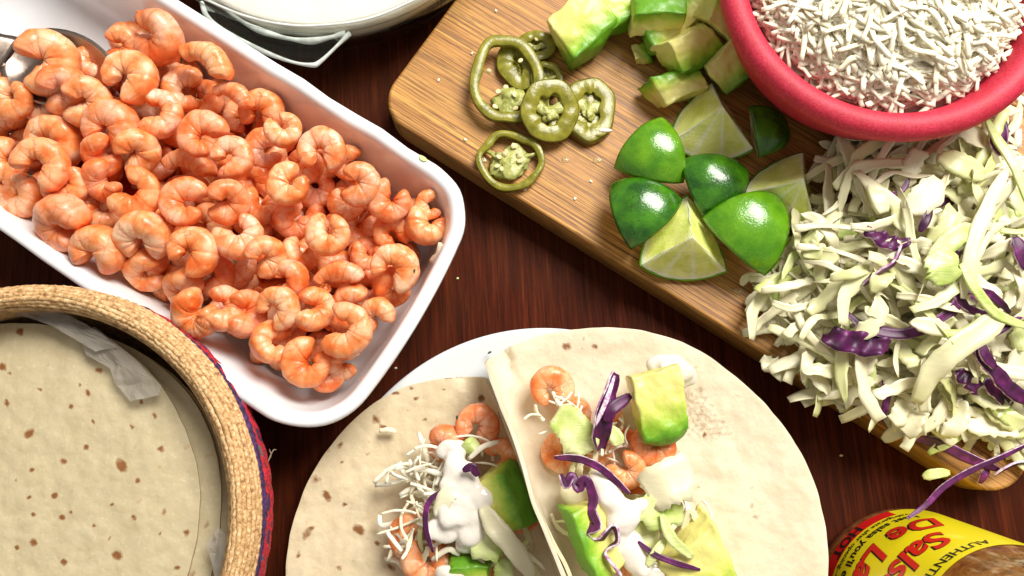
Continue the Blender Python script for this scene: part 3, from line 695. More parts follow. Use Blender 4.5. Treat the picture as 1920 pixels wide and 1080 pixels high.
def folded(n_, s0, rho, phi, droop=0.0, curl=0.0, Rt=10, sd=1, fh=.72):
    t_ = Vector((-n_.y, n_.x, 0)); ph = R(phi)
    def f(x, y):
        a = x * n_.x + y * n_.y; b = x * t_.x + y * t_.y
        r = math.hypot(x, y)
        if a <= s0: A, Z = a, -droop * sm(0, Rt, -(a - s0)) + curl * sm(.75, 1, r / Rt)
        else:
            l = a - s0
            if l < rho * ph: A, Z = s0 + rho * math.sin(l / rho), rho * (1 - math.cos(l / rho))
            else:
                m = (l - rho * ph) * fh; A, Z = s0 + rho * math.sin(ph) + m * math.cos(ph), rho * (1 - math.cos(ph)) + m * math.sin(ph)
                A += .10 * m * nz((b * .22, sd, 0), 1, sd) + .05 * nz((b * .8, m * .4, sd), 1, sd) * min(1, m)
        return n_ * A + t_ * b + Vector((0, 0, Z))
    return f

# plate
pc = P(1022, 1042, 1.5); pr_ = (P(1022, 617, 1.6) - P(1022, 1042, 1.6)).length
pp = smooth_prof([(0.01, .35), (pr_ * .5, .35), (pr_ * .66, .5), (pr_ * .74, 1.05), (pr_ * .88, 1.42), (pr_ - .12, 1.62), (pr_, 1.56), (pr_ - .05, 1.44), (pr_ * .86, 1.18), (pr_ * .72, .75), (pr_ * .62, .08), (pr_ * .55, 0.0), (0.01, 0.02)], 60)
plate = obj('dinner_plate', mesh('dinner_plate', *lathe(pp, 160), M_PLATE), (pc.x, pc.y, 0)); tag(plate, 'round white dinner plate under the two tacos', 'plate')

LSP = [(837, 707, 9, 2.2, 10), (860, 706, 9, 2.5, -10), (742, 737, 8, 2, 0), (780, 747, 6, 1.4, -30), (770, 729, 4), (705, 787, 10, 1.5, 60), (721, 802, 11, 2.2, 25), (796, 787, 4), (831, 731, 3), (638, 835, 10, 2.2, -60, .8), (592, 899, 11, 1.2, 0, .6), (613, 930, 14, 1.9, 60), (646, 946, 6, 1.5, 10), (673, 993, 14, 1.5, 35), (707, 1019, 6, 1.3, 40), (575, 1001, 15, 1.8, -60, .65), (636, 1065, 7, 2, 0, .8), (902, 747, 8), (734, 1064, 12, 2, 30, .8), (941, 770, 5), (585, 990, 6), (913, 700, 7, 1.5, 80, .7), (640, 868, 4), (690, 850, 4, 1, 0, .7), (560, 1040, 5)]
RSP = [(1062, 650, 9, 1.2, 0, .9), (1116, 650, 7, 1.2, 20, .8), (1094, 635, 5, 1, 0, .6), (1411, 950, 10, 1.4, 40, .45), (1418, 969, 9, 1.4, 20, .5), (1321, 816, 6, 1, 0, .8), (1305, 775, 55, 1.3, 55, .42), (1340, 800, 40, 1.3, 30, .36), (1290, 745, 20, 1.2, 40, .5), (1312, 730, 10, 1, 0, .5)]
fold_t = Vector((0.35, -0.937, 0))
nL = Vector((0.937, 0.35, 0)); zL = 1.9
cL = P(880, 1042, zL)
RL = (P(540, 1042, zL) - cL).length
tl = tortilla('flour_tortilla', cL, RL, M_TORT, folded(nL, 2.55, 1.2, 86, .1, .15, RL, 2), LSP, 1.0)
tag(tl, 'left folded flour tortilla with dark toasted spots holding shrimp and crema', 'tortilla', 'taco tortillas on the plate')
zR = 2.3; cR = P(1139, 1004, zR + .6); RR = (P(1535, 1004, zR + .6) - cR).length
tr = tortilla('flour_tortilla', cR, RR, M_TORTR, folded(-nL, 1.4, 1.2, 89, -.2, .3, RR, 7), RSP, 2.3)
tag(tr, 'right folded flour tortilla, wide and pale with bubbly surface, beside the salsa jar', 'tortilla', 'taco tortillas on the plate')

# ------------------------------------------------------------------ basket
bc = P(0, 992, 7.0); br = (P(473, 992, 7.0) - bc).length
bk = empty('woven_basket', (bc.x, bc.y, 0)); tag(bk, 'round woven palm basket with tan cord rim and red yarn outside', 'basket')
wp = smooth_prof([(0.01, .3), (br * .70, .3), (br * .84, 1.6), (br * .91, 3.6), (br * .90, 5.6), (br * .89, 6.6), (br * .93, 6.6), (br * .95, 6.0), (br * .94, 4.0), (br * .88, 1.2), (br * .72, 0.0), (0.01, 0.0)], 50)
obj('basket_wall', mesh('basket_wall', *lathe(wp, 120), M_WEAVE), (0, 0, 0), bk)
cords = [(.908, 6.55), (.914, 6.75), (.922, 6.92), (.933, 7.02), (.949, 7.04), (.964, 6.95), (.977, 6.75), (.987, 6.5), (.994, 6.22), (.998, 5.94)]
for i, (f, z) in enumerate(cords):
    obj('cord', mesh('cord', *rope(br * f, z, .132, 110 + i * 7, i * 3.1, amp=.14), M_CORD), (0, 0, 0), bk)
for i, (f, z) in enumerate([(.996, 5.6), (.994, 5.25)]):
    obj('purple_cord', mesh('purple_cord', *rope(br * f, z, .15, 150, 40 + i), M_PUR), (0, 0, 0), bk)
for i, (f, z) in enumerate([(.994, 4.9), (.992, 4.55), (.988, 4.2), (.982, 3.85), (.972, 3.5), (.96, 3.1), (.945, 2.75)]):
    obj('yarn_row', mesh('yarn_row', *rope(br * f, z, .19, 60, 50 + i, amp=.15), M_RED), (0, 0, 0), bk)

BSP = [(38, 622, 8), (5, 688, 8), (186, 694, 9, 1.6, 10), (13, 756, 9, 2, 80), (55, 813, 12, 1.5, -40), (162, 838, 6), (119, 865, 8, 1.4, 10), (60, 881, 6, 1.4, -20), (228, 873, 15, 1.4, 60), (258, 902, 6, 1.2, -30), (102, 929, 8, 1.3, -30), (54, 933, 6, 1.6, -30), (117, 970, 7, 1.2, 20), (62, 965, 5), (133, 960, 4), (63, 1017, 8), (32, 1027, 5), (220, 1041, 11, 1.2, 30), (120, 1054, 7), (251, 970, 7, 1.6, 50), (308, 959, 5), (350, 999, 7), (176, 986, 4), (210, 946, 4), (302, 842, 8, 1.5, 0), (248, 801, 6, 1.4, 50), (133, 762, 5), (175, 790, 4), (165, 736, 8, 1.8, 80), (290, 779, 6, 1.4, 60), (264, 753, 5), (332, 1064, 6), (18, 700, 4), (150, 722, 4), (75, 730, 4), (205, 1010, 3), (30, 900, 3), (300, 1000, 3)]
BSP2 = [(387, 989, 6), (360, 1073, 8), (372, 930, 6), (340, 803, 6), (400, 1010, 5)]
def lay(dx, rx, ry):
    def f(x, y): r = math.hypot(x, y); return Vector((x, y, -.25 * sm(.7, 1, r / 10) + rx * x + ry * y))
    return f
for i, (cx, cy, z, rr, spn, lb) in enumerate([(8, 968, 4.7, 367, BSP, 'top flour tortilla of the basket stack with many dark spots'), (48, 985, 4.3, 372, BSP2, 'second flour tortilla, its edge peeking out right of the top one'), (66, 1010, 3.95, 376, [], 'lowest flour tortilla of the basket stack, nearly hidden')]):
    c_ = P(cx, cy, z); Rt = (P(cx + rr, cy, z) - c_).length
    o = tortilla('flour_tortilla', c_, Rt, M_TORT_B, lay(0, .004, .004), spn, 4.0 + i, nr=90 if i == 0 else 40, na=300 if i == 0 else 160)
    tag(o, lb, 'tortilla', 'tortillas stacked in the basket')
def paper(pts, z, seed, lb):
    """crumpled sheet from a px outline"""
    poly = [P(x, y, z) for x, y in pts]; c = sum(poly, Vector()) / len(poly); vs = [Vector((0, 0, 0))]; fs = []; nrg = 7; out = []
    dense = []
    for i in range(len(poly)):
        for t in range(4): dense.append(poly[i].lerp(poly[(i + 1) % len(poly)], t / 4))
    m = len(dense)
    for r in range(1, nrg + 1):
        for p in dense:
            d = (p - c) * (r / nrg); jit = 1 + .06 * nz(p, 1.4, seed)
            vs.append(Vector((d.x * jit, d.y * jit, .22 * nz(d, 1.1, seed) + .10 * nz(d, 2.6, seed))))
    for j in range(m): fs.append((0, 1 + j, 1 + (j + 1) % m))
    for r in range(nrg - 1):
        for j in range(m): fs.append((1 + r * m + j, 1 + (r + 1) * m + j, 1 + (r + 1) * m + (j + 1) % m, 1 + r * m + (j + 1) % m))
    o = obj('wax_paper', mesh('wax_paper', vs, fs, M_PAPER, False), c); s_ = o.modifiers.new('s', 'SOLIDIFY'); s_.thickness = .0002
    tag(o, lb, 'paper', 'wax paper scraps in the basket')
paper([(148, 622), (175, 612), (215, 640), (262, 682), (300, 722), (298, 740), (245, 752), (218, 722), (205, 690), (160, 665)], 5.3, 3, 'crinkled translucent wax paper corner lying over the top tortilla')
paper([(-10, 566), (60, 572), (130, 592), (190, 625), (215, 650), (180, 660), (100, 612), (40, 590), (-10, 582)], 5.6, 8, 'greyish strip of wax paper along the upper inside of the basket')
paper([(384, 1022), (410, 990), (428, 1005), (432, 1085), (405, 1085)], 5.3, 5, 'small torn wax paper corner at the lower right inside the basket')

# ------------------------------------------------------------------ ribbons (cabbage, cheese)
def ribbon(pts, width, thick=.12, n=14, twist=0.0, ruf=0.0, jag=.1, seed=0, cup=.15, m=4, taper=.6, tw0=0.0, rfreq=9):
    """closed strip along pts (local cm); returns verts, faces, material index (1 on cut edges)"""
    cp = catmull(pts, n); vs, fs, mi = [], [], []; r = random.Random(seed)
    ring = 2 * (m + 1)
    for i, c in enumerate(cp):
        s = i / (n - 1); d = (cp[min(i + 1, n - 1)] - cp[max(i - 1, 0)]).normalized()
        side = d.cross(Vector((0, 0, 1)))
        side = side.normalized() if side.length > .2 else Vector((1, 0, 0)).cross(d).normalized()
        side = Matrix.Rotation(R(tw0 + twist * (s - .5)), 3, d) @ side; nrm = side.cross(d).normalized()
        wd = width * (1 - taper * abs(2 * s - 1) ** 3) * .5
        jl, jr = 1 + jag * (nz((s * 6, seed, 0), 1, 3) * 2 + nz((s * 17, seed, 0), 1, 3)), 1 + jag * (nz((s * 6, seed, 5), 1, 7) * 2 + nz((s * 17, seed, 9), 1, 3))
        for top in (1, 0):
            for q in range(m + 1):
                e = (q / m * 2 - 1) if top else (1 - q / m * 2)
                off = side * e * wd * (jl if e < 0 else jr) + nrm * (cup * wd * e * e + ruf * math.sin(s * rfreq * 2 + seed + e * 1.2) * (.4 + abs(e)) + (thick / 2 if top else -thick / 2))
                vs.append(c + off)
    for i in range(n - 1):
        for j in range(ring):
            fs.append((i * ring + j, i * ring + (j + 1) % ring, (i + 1) * ring + (j + 1) % ring, (i + 1) * ring + j))
            mi.append(1 if j in (m, ring - 1) else (2 if j > m else 0))
    fs.append(tuple(range(ring))[::-1]); mi.append(1); fs.append(tuple(range((n - 1) * ring, n * ring))); mi.append(1)
    return vs, fs, mi
def rib(name, pxpts, width, mats, label, cat, group=None, **kw):
    """ribbon through photo positions (px, py, z)"""
    pts = [P(*p) for p in pxpts]; c = sum(pts, Vector()) / len(pts)
    vs, fs, mi = ribbon([p - c for p in pts], width, **kw)
    mm = [mats, mats, mats] if not isinstance(mats, list) else mats
    o = obj(name, mesh(name, vs, fs, mm, True, mi), c); tag(o, label, cat, group); return o
PURP = [M_CABP, M_CABC, M_CABC]; PURD = [M_CABP, M_CABC, M_CABP]
# variants of the loose cabbage pieces
def cab_var(seed):
    r = random.Random(seed); L = r.choice([1.8, 2.6, 3.3, 4.2, 5.4]) * r.uniform(.8, 1.15); W = r.uniform(.4, 1.1) if L < 2.6 else r.uniform(.26, .75)
    b = r.uniform(-.5, .5) * L * .6; pts = [Vector((-L / 2, 0, r.uniform(-.15, .25))), Vector((-L / 5, b * .6, r.uniform(0, .35))), Vector((L / 5, b * .6 * r.uniform(.6, 1), r.uniform(0, .35))), Vector((L / 2, r.uniform(-.3, .3), r.uniform(-.2, .2)))]
    return ribbon(pts, W, .04, 17, r.uniform(-80, 80), r.uniform(.02, .07), .24, seed, r.uniform(-.2, .3), 4, r.choice([.1, .3, .9]), r.uniform(-25, 25), r.uniform(2, 5))
CABV = []
for s in range(36):
    v, f, mi = cab_var(100 + s); CABV.append((v, f))
CABM = [mesh('cabbage_shred', v, f, M_CABG if i % 12 == 3 else M_CAB) for i, (v, f) in enumerate(CABV)]
PV = [ribbon([Vector((-1.4, 0, 0)), Vector((-.4, .4, .2)), Vector((.5, .3, .2)), Vector((1.5, -.2, 0))], .38, .13, 13, 60, .05, .2, 200 + s, .2) for s in range(4)]
PVM = [mesh('purple_cabbage_shred', v, f, PURP, True, mi) for v, f, mi in PV]
CPOLY = [(1560, 262), (1640, 262), (1740, 262), (1830, 228), (1880, 190), (1900, 330), (1990, 420), (1990, 830), (1880, 850), (1780, 800), (1700, 790), (1640, 750), (1540, 720), (1500, 640), (1450, 600), (1420, 530), (1480, 470), (1500, 440), (1540, 400), (1545, 320)]
def heap(x, y):
    """height of the cabbage heap over the board, by photo position"""
    cx, cy = 1755, 470; q = math.hypot((x - cx) / 300, (y - cy) / 330); return 3.0 * max(0, 1 - q * q * .75)
def scatter(n, lay, md, seed):
    r = random.Random(seed); got = []; t_ = 0
    while len(got) < n and t_ < 20000:
        t_ += 1; x, y = r.uniform(1400, 1990), r.uniform(190, 850)
        if inside(x, y, CPOLY) and all((x - a) ** 2 + (y - b) ** 2 > md * md for a, b in got): got.append((x, y))
    return got
ZONES = [('just below the pink bowl', lambda x, y: y < 400 and x < 1800), ('at the upper right of the heap', lambda x, y: y < 400), ('in the middle of the heap', lambda x, y: y < 600 and x > 1620),
         ('on the left slope of the heap', lambda x, y: y < 600), ('at the lower left fringe of the heap', lambda x, y: x < 1700), ('at the lower right of the heap', lambda x, y: True)]
for li, (n, md) in enumerate([(120, 21), (120, 25)]):
    for k_, (x, y) in enumerate(scatter(n, li, md, 31 + li)):
        z = BT + .35 + heap(x, y) * (.72 + .28 * li) + (.1 if li == 0 else .3) + rnd.uniform(-.1, .25)
        vi = rnd.randrange(len(CABM)); pur = rnd.random() < .035
        p = P(x, y, z); M3 = Matrix.Rotation(R(rnd.uniform(-17, 17)), 3, 'X') @ Matrix.Rotation(R(rnd.uniform(-15, 15)), 3, 'Y') @ Matrix.Rotation(R(rnd.gauss(25, 60)), 3, 'Z')
        zone = next(nm for nm, f in ZONES if f(x, y))
        if pur:
            o = obj('purple_cabbage_shred', rnd.choice(PVM), p, rot=M3); tag(o, 'small purple cabbage shred ' + zone, 'cabbage', 'small purple shreds ' + zone)
        else:
            o = obj('cabbage_shred', CABM[vi], p, rot=M3)
            cl = 'yellow green cabbage shred ' if vi % 12 == 3 else 'pale cream cabbage shred '
            tag(o, cl + zone, 'cabbage', cl.strip() + 's ' + zone)
        o.scale = [rnd.uniform(.8, 1.1)] * 3
# the mass below, too dense to tell apart
vs, fs = [], []
r9 = random.Random(5)
for k_ in range(760):
    while True:
        x, y = r9.uniform(1410, 1990), r9.uniform(200, 850)
        if inside(x, y, CPOLY): break
    h = heap(x, y)
    if h < .9 and r9.random() < .45: continue
    z = BT + .3 + r9.random() * h * .75; p = P(x, y, z)
    M3 = Matrix.Rotation(R(r9.uniform(-15, 15)), 3, 'X') @ Matrix.Rotation(R(r9.uniform(-15, 15)), 3, 'Y') @ Matrix.Rotation(R(r9.uniform(0, 360)), 3, 'Z')
    v, f = CABV[r9.randrange(36)]; b = len(vs); vs += [p + M3 @ q * .8 for q in v]; fs += [tuple(b + i for i in g_) for g_ in f]
tag(obj('shredded_cabbage', mesh('shredded_cabbage', vs, fs, M_CAB)), 'dense bed of shredded cabbage under the loose shreds on the board', 'cabbage', kind='stuff')
# the pieces one can point at
H = lambda x, y, d=.9: (x, y, BT + d + heap(x, y))
G_P = 'purple cabbage strips on the heap'
rib('purple_cabbage_strip', [H(1588, 588), H(1625, 615), H(1690, 626), H(1755, 605), H(1792, 570), H(1798, 532)], .55, PURD, 'longest dark purple cabbage ribbon, curving through the middle of the heap', 'cabbage', G_P, n=30, twist=40, seed=3)
rib('purple_cabbage_piece', [H(1540, 632, 1.0), H(1580, 640, 1.2), H(1625, 648, 1.1), H(1668, 650, .8)], 1.15, PURP, 'crumpled magenta cabbage piece near the heap lower left', 'cabbage', G_P, n=26, ruf=.22, seed=5, taper=.7, cup=.4)
rib('purple_cabbage_strip', [H(1826, 632, 1.3), H(1842, 672, 1.5), H(1870, 705, 1.5), H(1900, 735, 1.4), H(1950, 765, 1.3)], .75, PURP, 'bright violet curled cabbage strip at the right, two-ply at its top', 'cabbage', G_P, n=26, twist=50, seed=6, ruf=.05)
rib('purple_cabbage_strip', [H(1836, 640, 1.7), H(1848, 668, 1.9), H(1866, 690, 1.8)], .5, PURD, 'short dark purple fold at the top of the bright violet strip', 'cabbage', G_P, n=14, seed=8)
rib('purple_cabbage_piece', [H(1622, 432, 1.1), H(1650, 448, 1.2), H(1675, 458, 1.1), H(1705, 452, 1.0)], .75, PURP, 'purple cabbage piece with white underside left of heap centre', 'cabbage', G_P, n=18, ruf=.15, seed=9)
rib('purple_cabbage_strip', [H(1617, 535, 1.1), H(1645, 512, 1.2), H(1675, 492, 1.2), H(1690, 460, 1.2)], .34, PURP, 'white cabbage sliver edged in purple, left of the heap centre', 'cabbage', G_P, n=18, tw0=60, seed=11)
rib('purple_cabbage_strip', [H(1664, 369, 1.0), H(1690, 358, 1.1), H(1704, 335, 1.1)], .28, PURD, 'thin dark purple sliver in the upper heap below the bowl', 'cabbage', G_P, n=12, seed=12)
rib('purple_cabbage_strip', [H(1725, 435, 1.1), H(1736, 412, 1.3), H(1745, 385, 1.2)], .42, PURP, 'lilac cabbage sliver standing in the upper middle of the heap', 'cabbage', G_P, n=12, seed=13, twist=60)
rib('purple_cabbage_strip', [H(1757, 455, 1.1), H(1780, 470, 1.1), H(1800, 480, 1.0)], .36, PURD, 'straight dark purple stub in the middle right of the heap', 'cabbage', G_P, n=10, seed=14, cup=0, taper=.1)
rib('purple_cabbage_strip', [H(1902, 445, 1.2), H(1912, 470, 1.3), H(1922, 505, 1.2)], .7, PURD, 'purple cabbage piece at the right photo edge, mid height', 'cabbage', G_P, n=12, seed=15)
rib('purple_cabbage_strip', [H(1846, 632, 1.2), H(1875, 618, 1.3), H(1912, 592, 1.2)], .36, PURD, 'dark purple bar slanting above the bright violet strip', 'cabbage', G_P, n=12, seed=16, taper=.2)
rib('purple_cabbage_strip', [H(1884, 192, .9), H(1870, 215, 1.2), H(1880, 240, 1.2), H(1885, 275, 1.0)], .5, PURP, 'lilac and purple strip beside the pink bowl at the right', 'cabbage', G_P, n=18, seed=17, twist=90)
rib('purple_cabbage_strip', [H(1856, 250, 1.3), H(1862, 275, 1.3), H(1875, 292, 1.2)], .22, PURD, 'thin purple sliver along the long green strip top', 'cabbage', G_P, n=10, seed=18)
rib('purple_cabbage_piece', [H(1790, 700, 1.0), H(1815, 712, 1.2), H(1832, 735, .9)], .8, PURP, 'folded magenta and white cabbage piece under the big white band', 'cabbage', G_P, n=14, seed=19, ruf=.15)
rib('purple_cabbage_piece', [H(1845, 715, .9), H(1872, 735, .9), H(1895, 760, .8)], .9, PURD, 'wine red cabbage piece behind the bright violet strip', 'cabbage', G_P, n=12, seed=20)
rib('purple_cabbage_strip', [(1700, 815, 3.0), (1760, 832, 3.1), (1820, 860, 3.1), (1872, 880, 2.9)], .55, PURP, 'long wine red cabbage strip along the lower board edge', 'cabbage', G_P, n=18, seed=21, tw0=30)
rib('purple_cabbage_strip', [(1702, 972, 6.6), (1738, 945, 6.2), (1770, 912, 5.2), (1820, 882, 4.2), (1880, 855, 3.8), (1940, 825, 3.6)], .27, PURP, 'long violet thread of cabbage reaching from the board onto the jar', 'cabbage', G_P, n=34, seed=22, twist=60, taper=.5)
rib('purple_cabbage_strip', [(1862, 892, 2.8), (1880, 880, 3.0), (1905, 868, 3.0), (1935, 866, 2.8)], .25, PURD, 'small dark curl of cabbage at the lower right board corner', 'cabbage', G_P, n=14, seed=23, tw0=60)
rib('purple_cabbage_strip', [(1836, 905, 2.6), (1845, 890, 2.9), (1852, 880, 2.7)], .35, PURD, 'tiny dark scrap of cabbage on the board corner', 'cabbage', G_P, n=10, seed=24)
G_W = 'large pale cabbage pieces on the heap'
rib('cabbage_piece', [H(1716, 755, 1.2), H(1745, 700, 1.4), H(1790, 655, 1.6), H(1850, 615, 1.6), H(1880, 585, 1.4)], 1.15, M_CAB, 'broad white cabbage band slanting through the lower right heap', 'cabbage', G_W, n=24, seed=31, ruf=.06, jag=.15)
rib('cabbage_piece', [H(1800, 495, 1.3), H(1830, 545, 1.6), H(1870, 590, 1.6), H(1930, 615, 1.4)], .5, M_CABG, 'long yellow green cabbage strip arching across the right heap', 'cabbage', G_W, n=22, seed=32)
rib('cabbage_piece', [H(1850, 225, 1.3), H(1868, 260, 1.6), H(1900, 310, 1.6), H(1925, 380, 1.4)], .48, M_CABG, 'thin lime green strip running from bowl to right photo edge', 'cabbage', G_W, n=22, seed=33)
rib('cabbage_piece', [H(1805, 560, 1.1), H(1820, 470, 1.4), H(1850, 390, 1.6), H(1885, 320, 1.5)], .7, M_CAB, 'tall creamy cabbage strip standing through the upper right heap', 'cabbage', G_W, n=22, seed=34, ruf=.05)
rib('cabbage_piece', [(1410, 578, 2.9), (1470, 562, 3.3), (1520, 530, 3.8), (1565, 478, 4.2)], .8, M_CAB, 'long bright white cabbage strip pointing at the board edge on the left', 'cabbage', G_W, n=22, seed=35)
rib('cabbage_piece', [(1400, 575, 2.6), (1425, 560, 2.9), (1452, 535, 3.0)], 1.0, M_CAB, 'wet translucent cabbage piece under the long bright white strip tip', 'cabbage', G_W, n=14, seed=36)
rib('cabbage_piece', [(1508, 555, 3.2), (1545, 545, 3.7), (1590, 520, 3.8)], 2.1, M_CAB, 'broadest smooth cabbage leaf piece on the left slope', 'cabbage', G_W, n=16, seed=37, jag=.25, taper=.5)
rib('cabbage_piece', [(1530, 612, 3.0), (1565, 590, 3.6), (1600, 540, 4.0), (1612, 505, 4.0)], .75, M_CAB, 'white cabbage strip curving over the broad smooth leaf', 'cabbage', G_W, n=20, seed=38)
rib('cabbage_piece', [(1524, 612, 2.9), (1536, 650, 3.2), (1550, 708, 3.0)], .75, M_CAB, 'straight pale strip hanging toward the lower board edge', 'cabbage', G_W, n=14, seed=39, taper=.15, jag=.05)
rib('cabbage_piece', [(1508, 615, 2.9), (1506, 650, 3.3), (1492, 700, 2.9)], .42, M_CAB, 'slim pale strip left of the straight hanging one', 'cabbage', G_W, n=14, seed=40)
rib('cabbage_piece', [(1428, 672, 2.7), (1455, 690, 2.9), (1488, 688, 2.9)], .95, M_CAB, 'white scalloped cabbage piece at the very board edge, left end', 'cabbage', G_W, n=14, seed=41, ruf=.1, jag=.35)
rib('cabbage_piece', [(1505, 700, 2.7), (1550, 725, 2.8), (1600, 760, 2.7)], 1.7, M_CAB, 'wide thin cabbage sheet lying on the lower board edge', 'cabbage', G_W, n=16, seed=42, ruf=.08, jag=.35)
rib('cabbage_piece', [(1620, 660, 3.0), (1660, 700, 3.4), (1720, 740, 3.1)], .85, M_CAB, 'flat pale cabbage bar right of the crumpled magenta piece', 'cabbage', G_W, n=16, seed=43, taper=.2, jag=.06)
rib('cabbage_piece', [(1655, 825, 2.8), (1690, 805, 3.3), (1735, 795, 3.2)], .75, M_CAB, 'bright white pointed piece jutting over the lower board edge', 'cabbage', G_W, n=14, seed=44)
rib('cabbage_piece', [(1740, 850, 2.8), (1775, 828, 3.2), (1835, 792, 3.3), (1858, 785, 3.3)], .55, M_CABG, 'yellow cabbage strip right of the bright pointed piece', 'cabbage', G_W, n=18, seed=45, ruf=.05)
rib('cabbage_piece', [(1845, 700, 4.0), (1870, 760, 4.1), (1915, 800, 3.6)], .9, M_CABG, 'yellow green cabbage strip crossing under the violet one at the right', 'cabbage', G_W, n=18, seed=46)
rib('cabbage_piece', [H(1770, 535, 1.3), H(1765, 500, 1.5), H(1740, 480, 1.3)], 1.6, M_CABG, 'green cabbage leaf with a notch inside the purple curve', 'cabbage', G_W, n=14, seed=47, jag=.4)
rib('cabbage_piece', [H(1705, 605, 1.4), H(1745, 612, 1.5), H(1785, 625, 1.2)], .8, M_CAB, 'pale pointed leaf lying over the longest purple ribbon', 'cabbage', G_W, n=14, seed=48, jag=.3, taper=.95)
rib('cabbage_piece', [H(1742, 490, 1.2), H(1790, 445, 1.4), H(1830, 430, 1.3)], 1.0, M_CABG, 'bright lime cabbage wedge in the centre right heap', 'cabbage', G_W, n=14, seed=49)
rib('cabbage_piece', [H(1700, 395, 1.2), H(1735, 370, 1.4), H(1757, 335, 1.3)], 1.4, M_CAB, 'rounded greenish cream leaf in the upper middle heap', 'cabbage', G_W, n=14, seed=50, jag=.2)
rib('cabbage_piece', [H(1762, 290, 1.2), H(1800, 310, 1.4), H(1845, 330, 1.2)], 1.2, M_CAB, 'large pointed cream piece below the bowl rim on the right', 'cabbage', G_W, n=14, seed=51, jag=.25)
rib('cabbage_piece', [H(1634, 345, 1.1), H(1645, 370, 1.3), H(1655, 400, 1.1)], .8, M_CAB, 'smooth oblong cabbage chunk in the upper left heap', 'cabbage', G_W, n=12, seed=52, taper=.4, jag=.04, thick=.25)
rib('cabbage_piece', [(1600, 300, 4.2), (1625, 275, 4.4), (1655, 265, 4.2)], .8, M_CAB, 'stubby cream piece touching the underside of bowl rim', 'cabbage', G_W, n=12, seed=53)
rib('cabbage_piece', [(1548, 345, 2.9), (1560, 310, 3.3), (1590, 265, 3.4)], .5, M_CAB, 'shaded upright sliver at the upper left corner of the heap', 'cabbage', G_W, n=12, seed=54)
rib('cabbage_piece', [(1560, 355, 3.1), (1568, 325, 3.6), (1575, 290, 3.3)], .8, M_CAB, 'shaded cream chunk right of the shaded upright sliver', 'cabbage', G_W, n=12, seed=55)
rib('cabbage_piece', [(1497, 428, 2.7), (1530, 420, 2.9), (1565, 380, 3.0)], 1.5, M_CAB, 'grey shaded leaf beside the shaded lime wedge', 'cabbage', G_W, n=14, seed=56)
rib('cabbage_piece', [(1445, 510, 2.8), (1470, 480, 3.2), (1498, 425, 3.5)], .28, M_CABG, 'thin upright stalk between the green lime wedge and the heap', 'cabbage', G_W, n=14, seed=57, thick=.2)
rib('cabbage_piece', [(1390, 535, 2.6), (1402, 520, 2.8), (1440, 522, 2.9)], .45, M_CAB, 'little hooked white scrap under the green lime wedge', 'cabbage', G_W, n=12, seed=58)
rib('cabbage_piece', [(1730, 895, 2.6), (1750, 888, 2.8), (1780, 886, 2.7)], .5, M_CABG, 'small yellow scrap alone on the lower board edge', 'cabbage', G_W, n=10, seed=59)

# ------------------------------------------------------------------ pink bowl with cheese
bwz = BT + 6.3; bw = P(1672, -45, bwz); bwr = (P(1667, 248, bwz - .6) - P(1667, -45, bwz - .6)).length
bowl = obj('pink_bowl', mesh('pink_bowl', *lathe(smooth_prof([(0.01, .12), (bwr * .50, .12), (bwr * .55, .0), (bwr * .60, .1), (bwr * .80, 1.9), (bwr * .925, 4.2), (bwr * .965, 5.1), (bwr * 1.0, 5.55), (bwr * 1.005, 5.95), (bwr * .975, 6.3), (bwr * .92, 6.42), (bwr * .865, 6.2), (bwr * .83, 5.7), (bwr * .79, 4.6), (bwr * .70, 2.6), (bwr * .5, .9), (0.01, .6)], 80), 160), M_BOWL), (bw.x, bw.y, BT))
tag(bowl, 'thick rimmed pink red bowl full of grated white cheese on the board', 'bowl')
def ch_var(seed):
    r = random.Random(seed); L = r.uniform(1.3, 3.2); b = r.uniform(-.25, .25) * L
    pts = [Vector((-L / 2, 0, 0)), Vector((-L / 6, b * .7, r.uniform(-.15, .2))), Vector((L / 6, b * .7, r.uniform(-.15, .2))), Vector((L / 2, 0, r.uniform(-.1, .1)))]
    return ribbon(pts, r.uniform(.16, .30), .07, 11, r.uniform(-50, 50), .02, .25, seed, .1, 1, .12)
CHV = [ch_var(300 + i) for i in range(20)]
CHM = [mesh('cheese_shred', v, f, M_CHEESE) for v, f, _ in CHV]
def ch_long(seed):
    r = random.Random(seed); L = r.uniform(2.0, 3.6); b = r.uniform(-.3, .3) * L
    pts = [Vector((-L / 2, 0, -.05)), Vector((-L / 6, b * .7, r.uniform(0, .25))), Vector((L / 6, b * .5, r.uniform(0, .25))), Vector((L / 2, r.uniform(-.4, .4), -.05))]
    return ribbon(pts, r.uniform(.20, .32), .06, 14, r.uniform(-60, 60), .015, .2, seed, .1, 2, .2)
CHL = [mesh('cheese_shred', *ch_long(500 + i)[:2], M_CHEESE) for i in range(16)]
def cheese_h(r_): return 5.1 + 2.3 * max(0, 1 - (r_ / (bwr * .86)) ** 2)
vs, fs = [], []
n_ind = 0
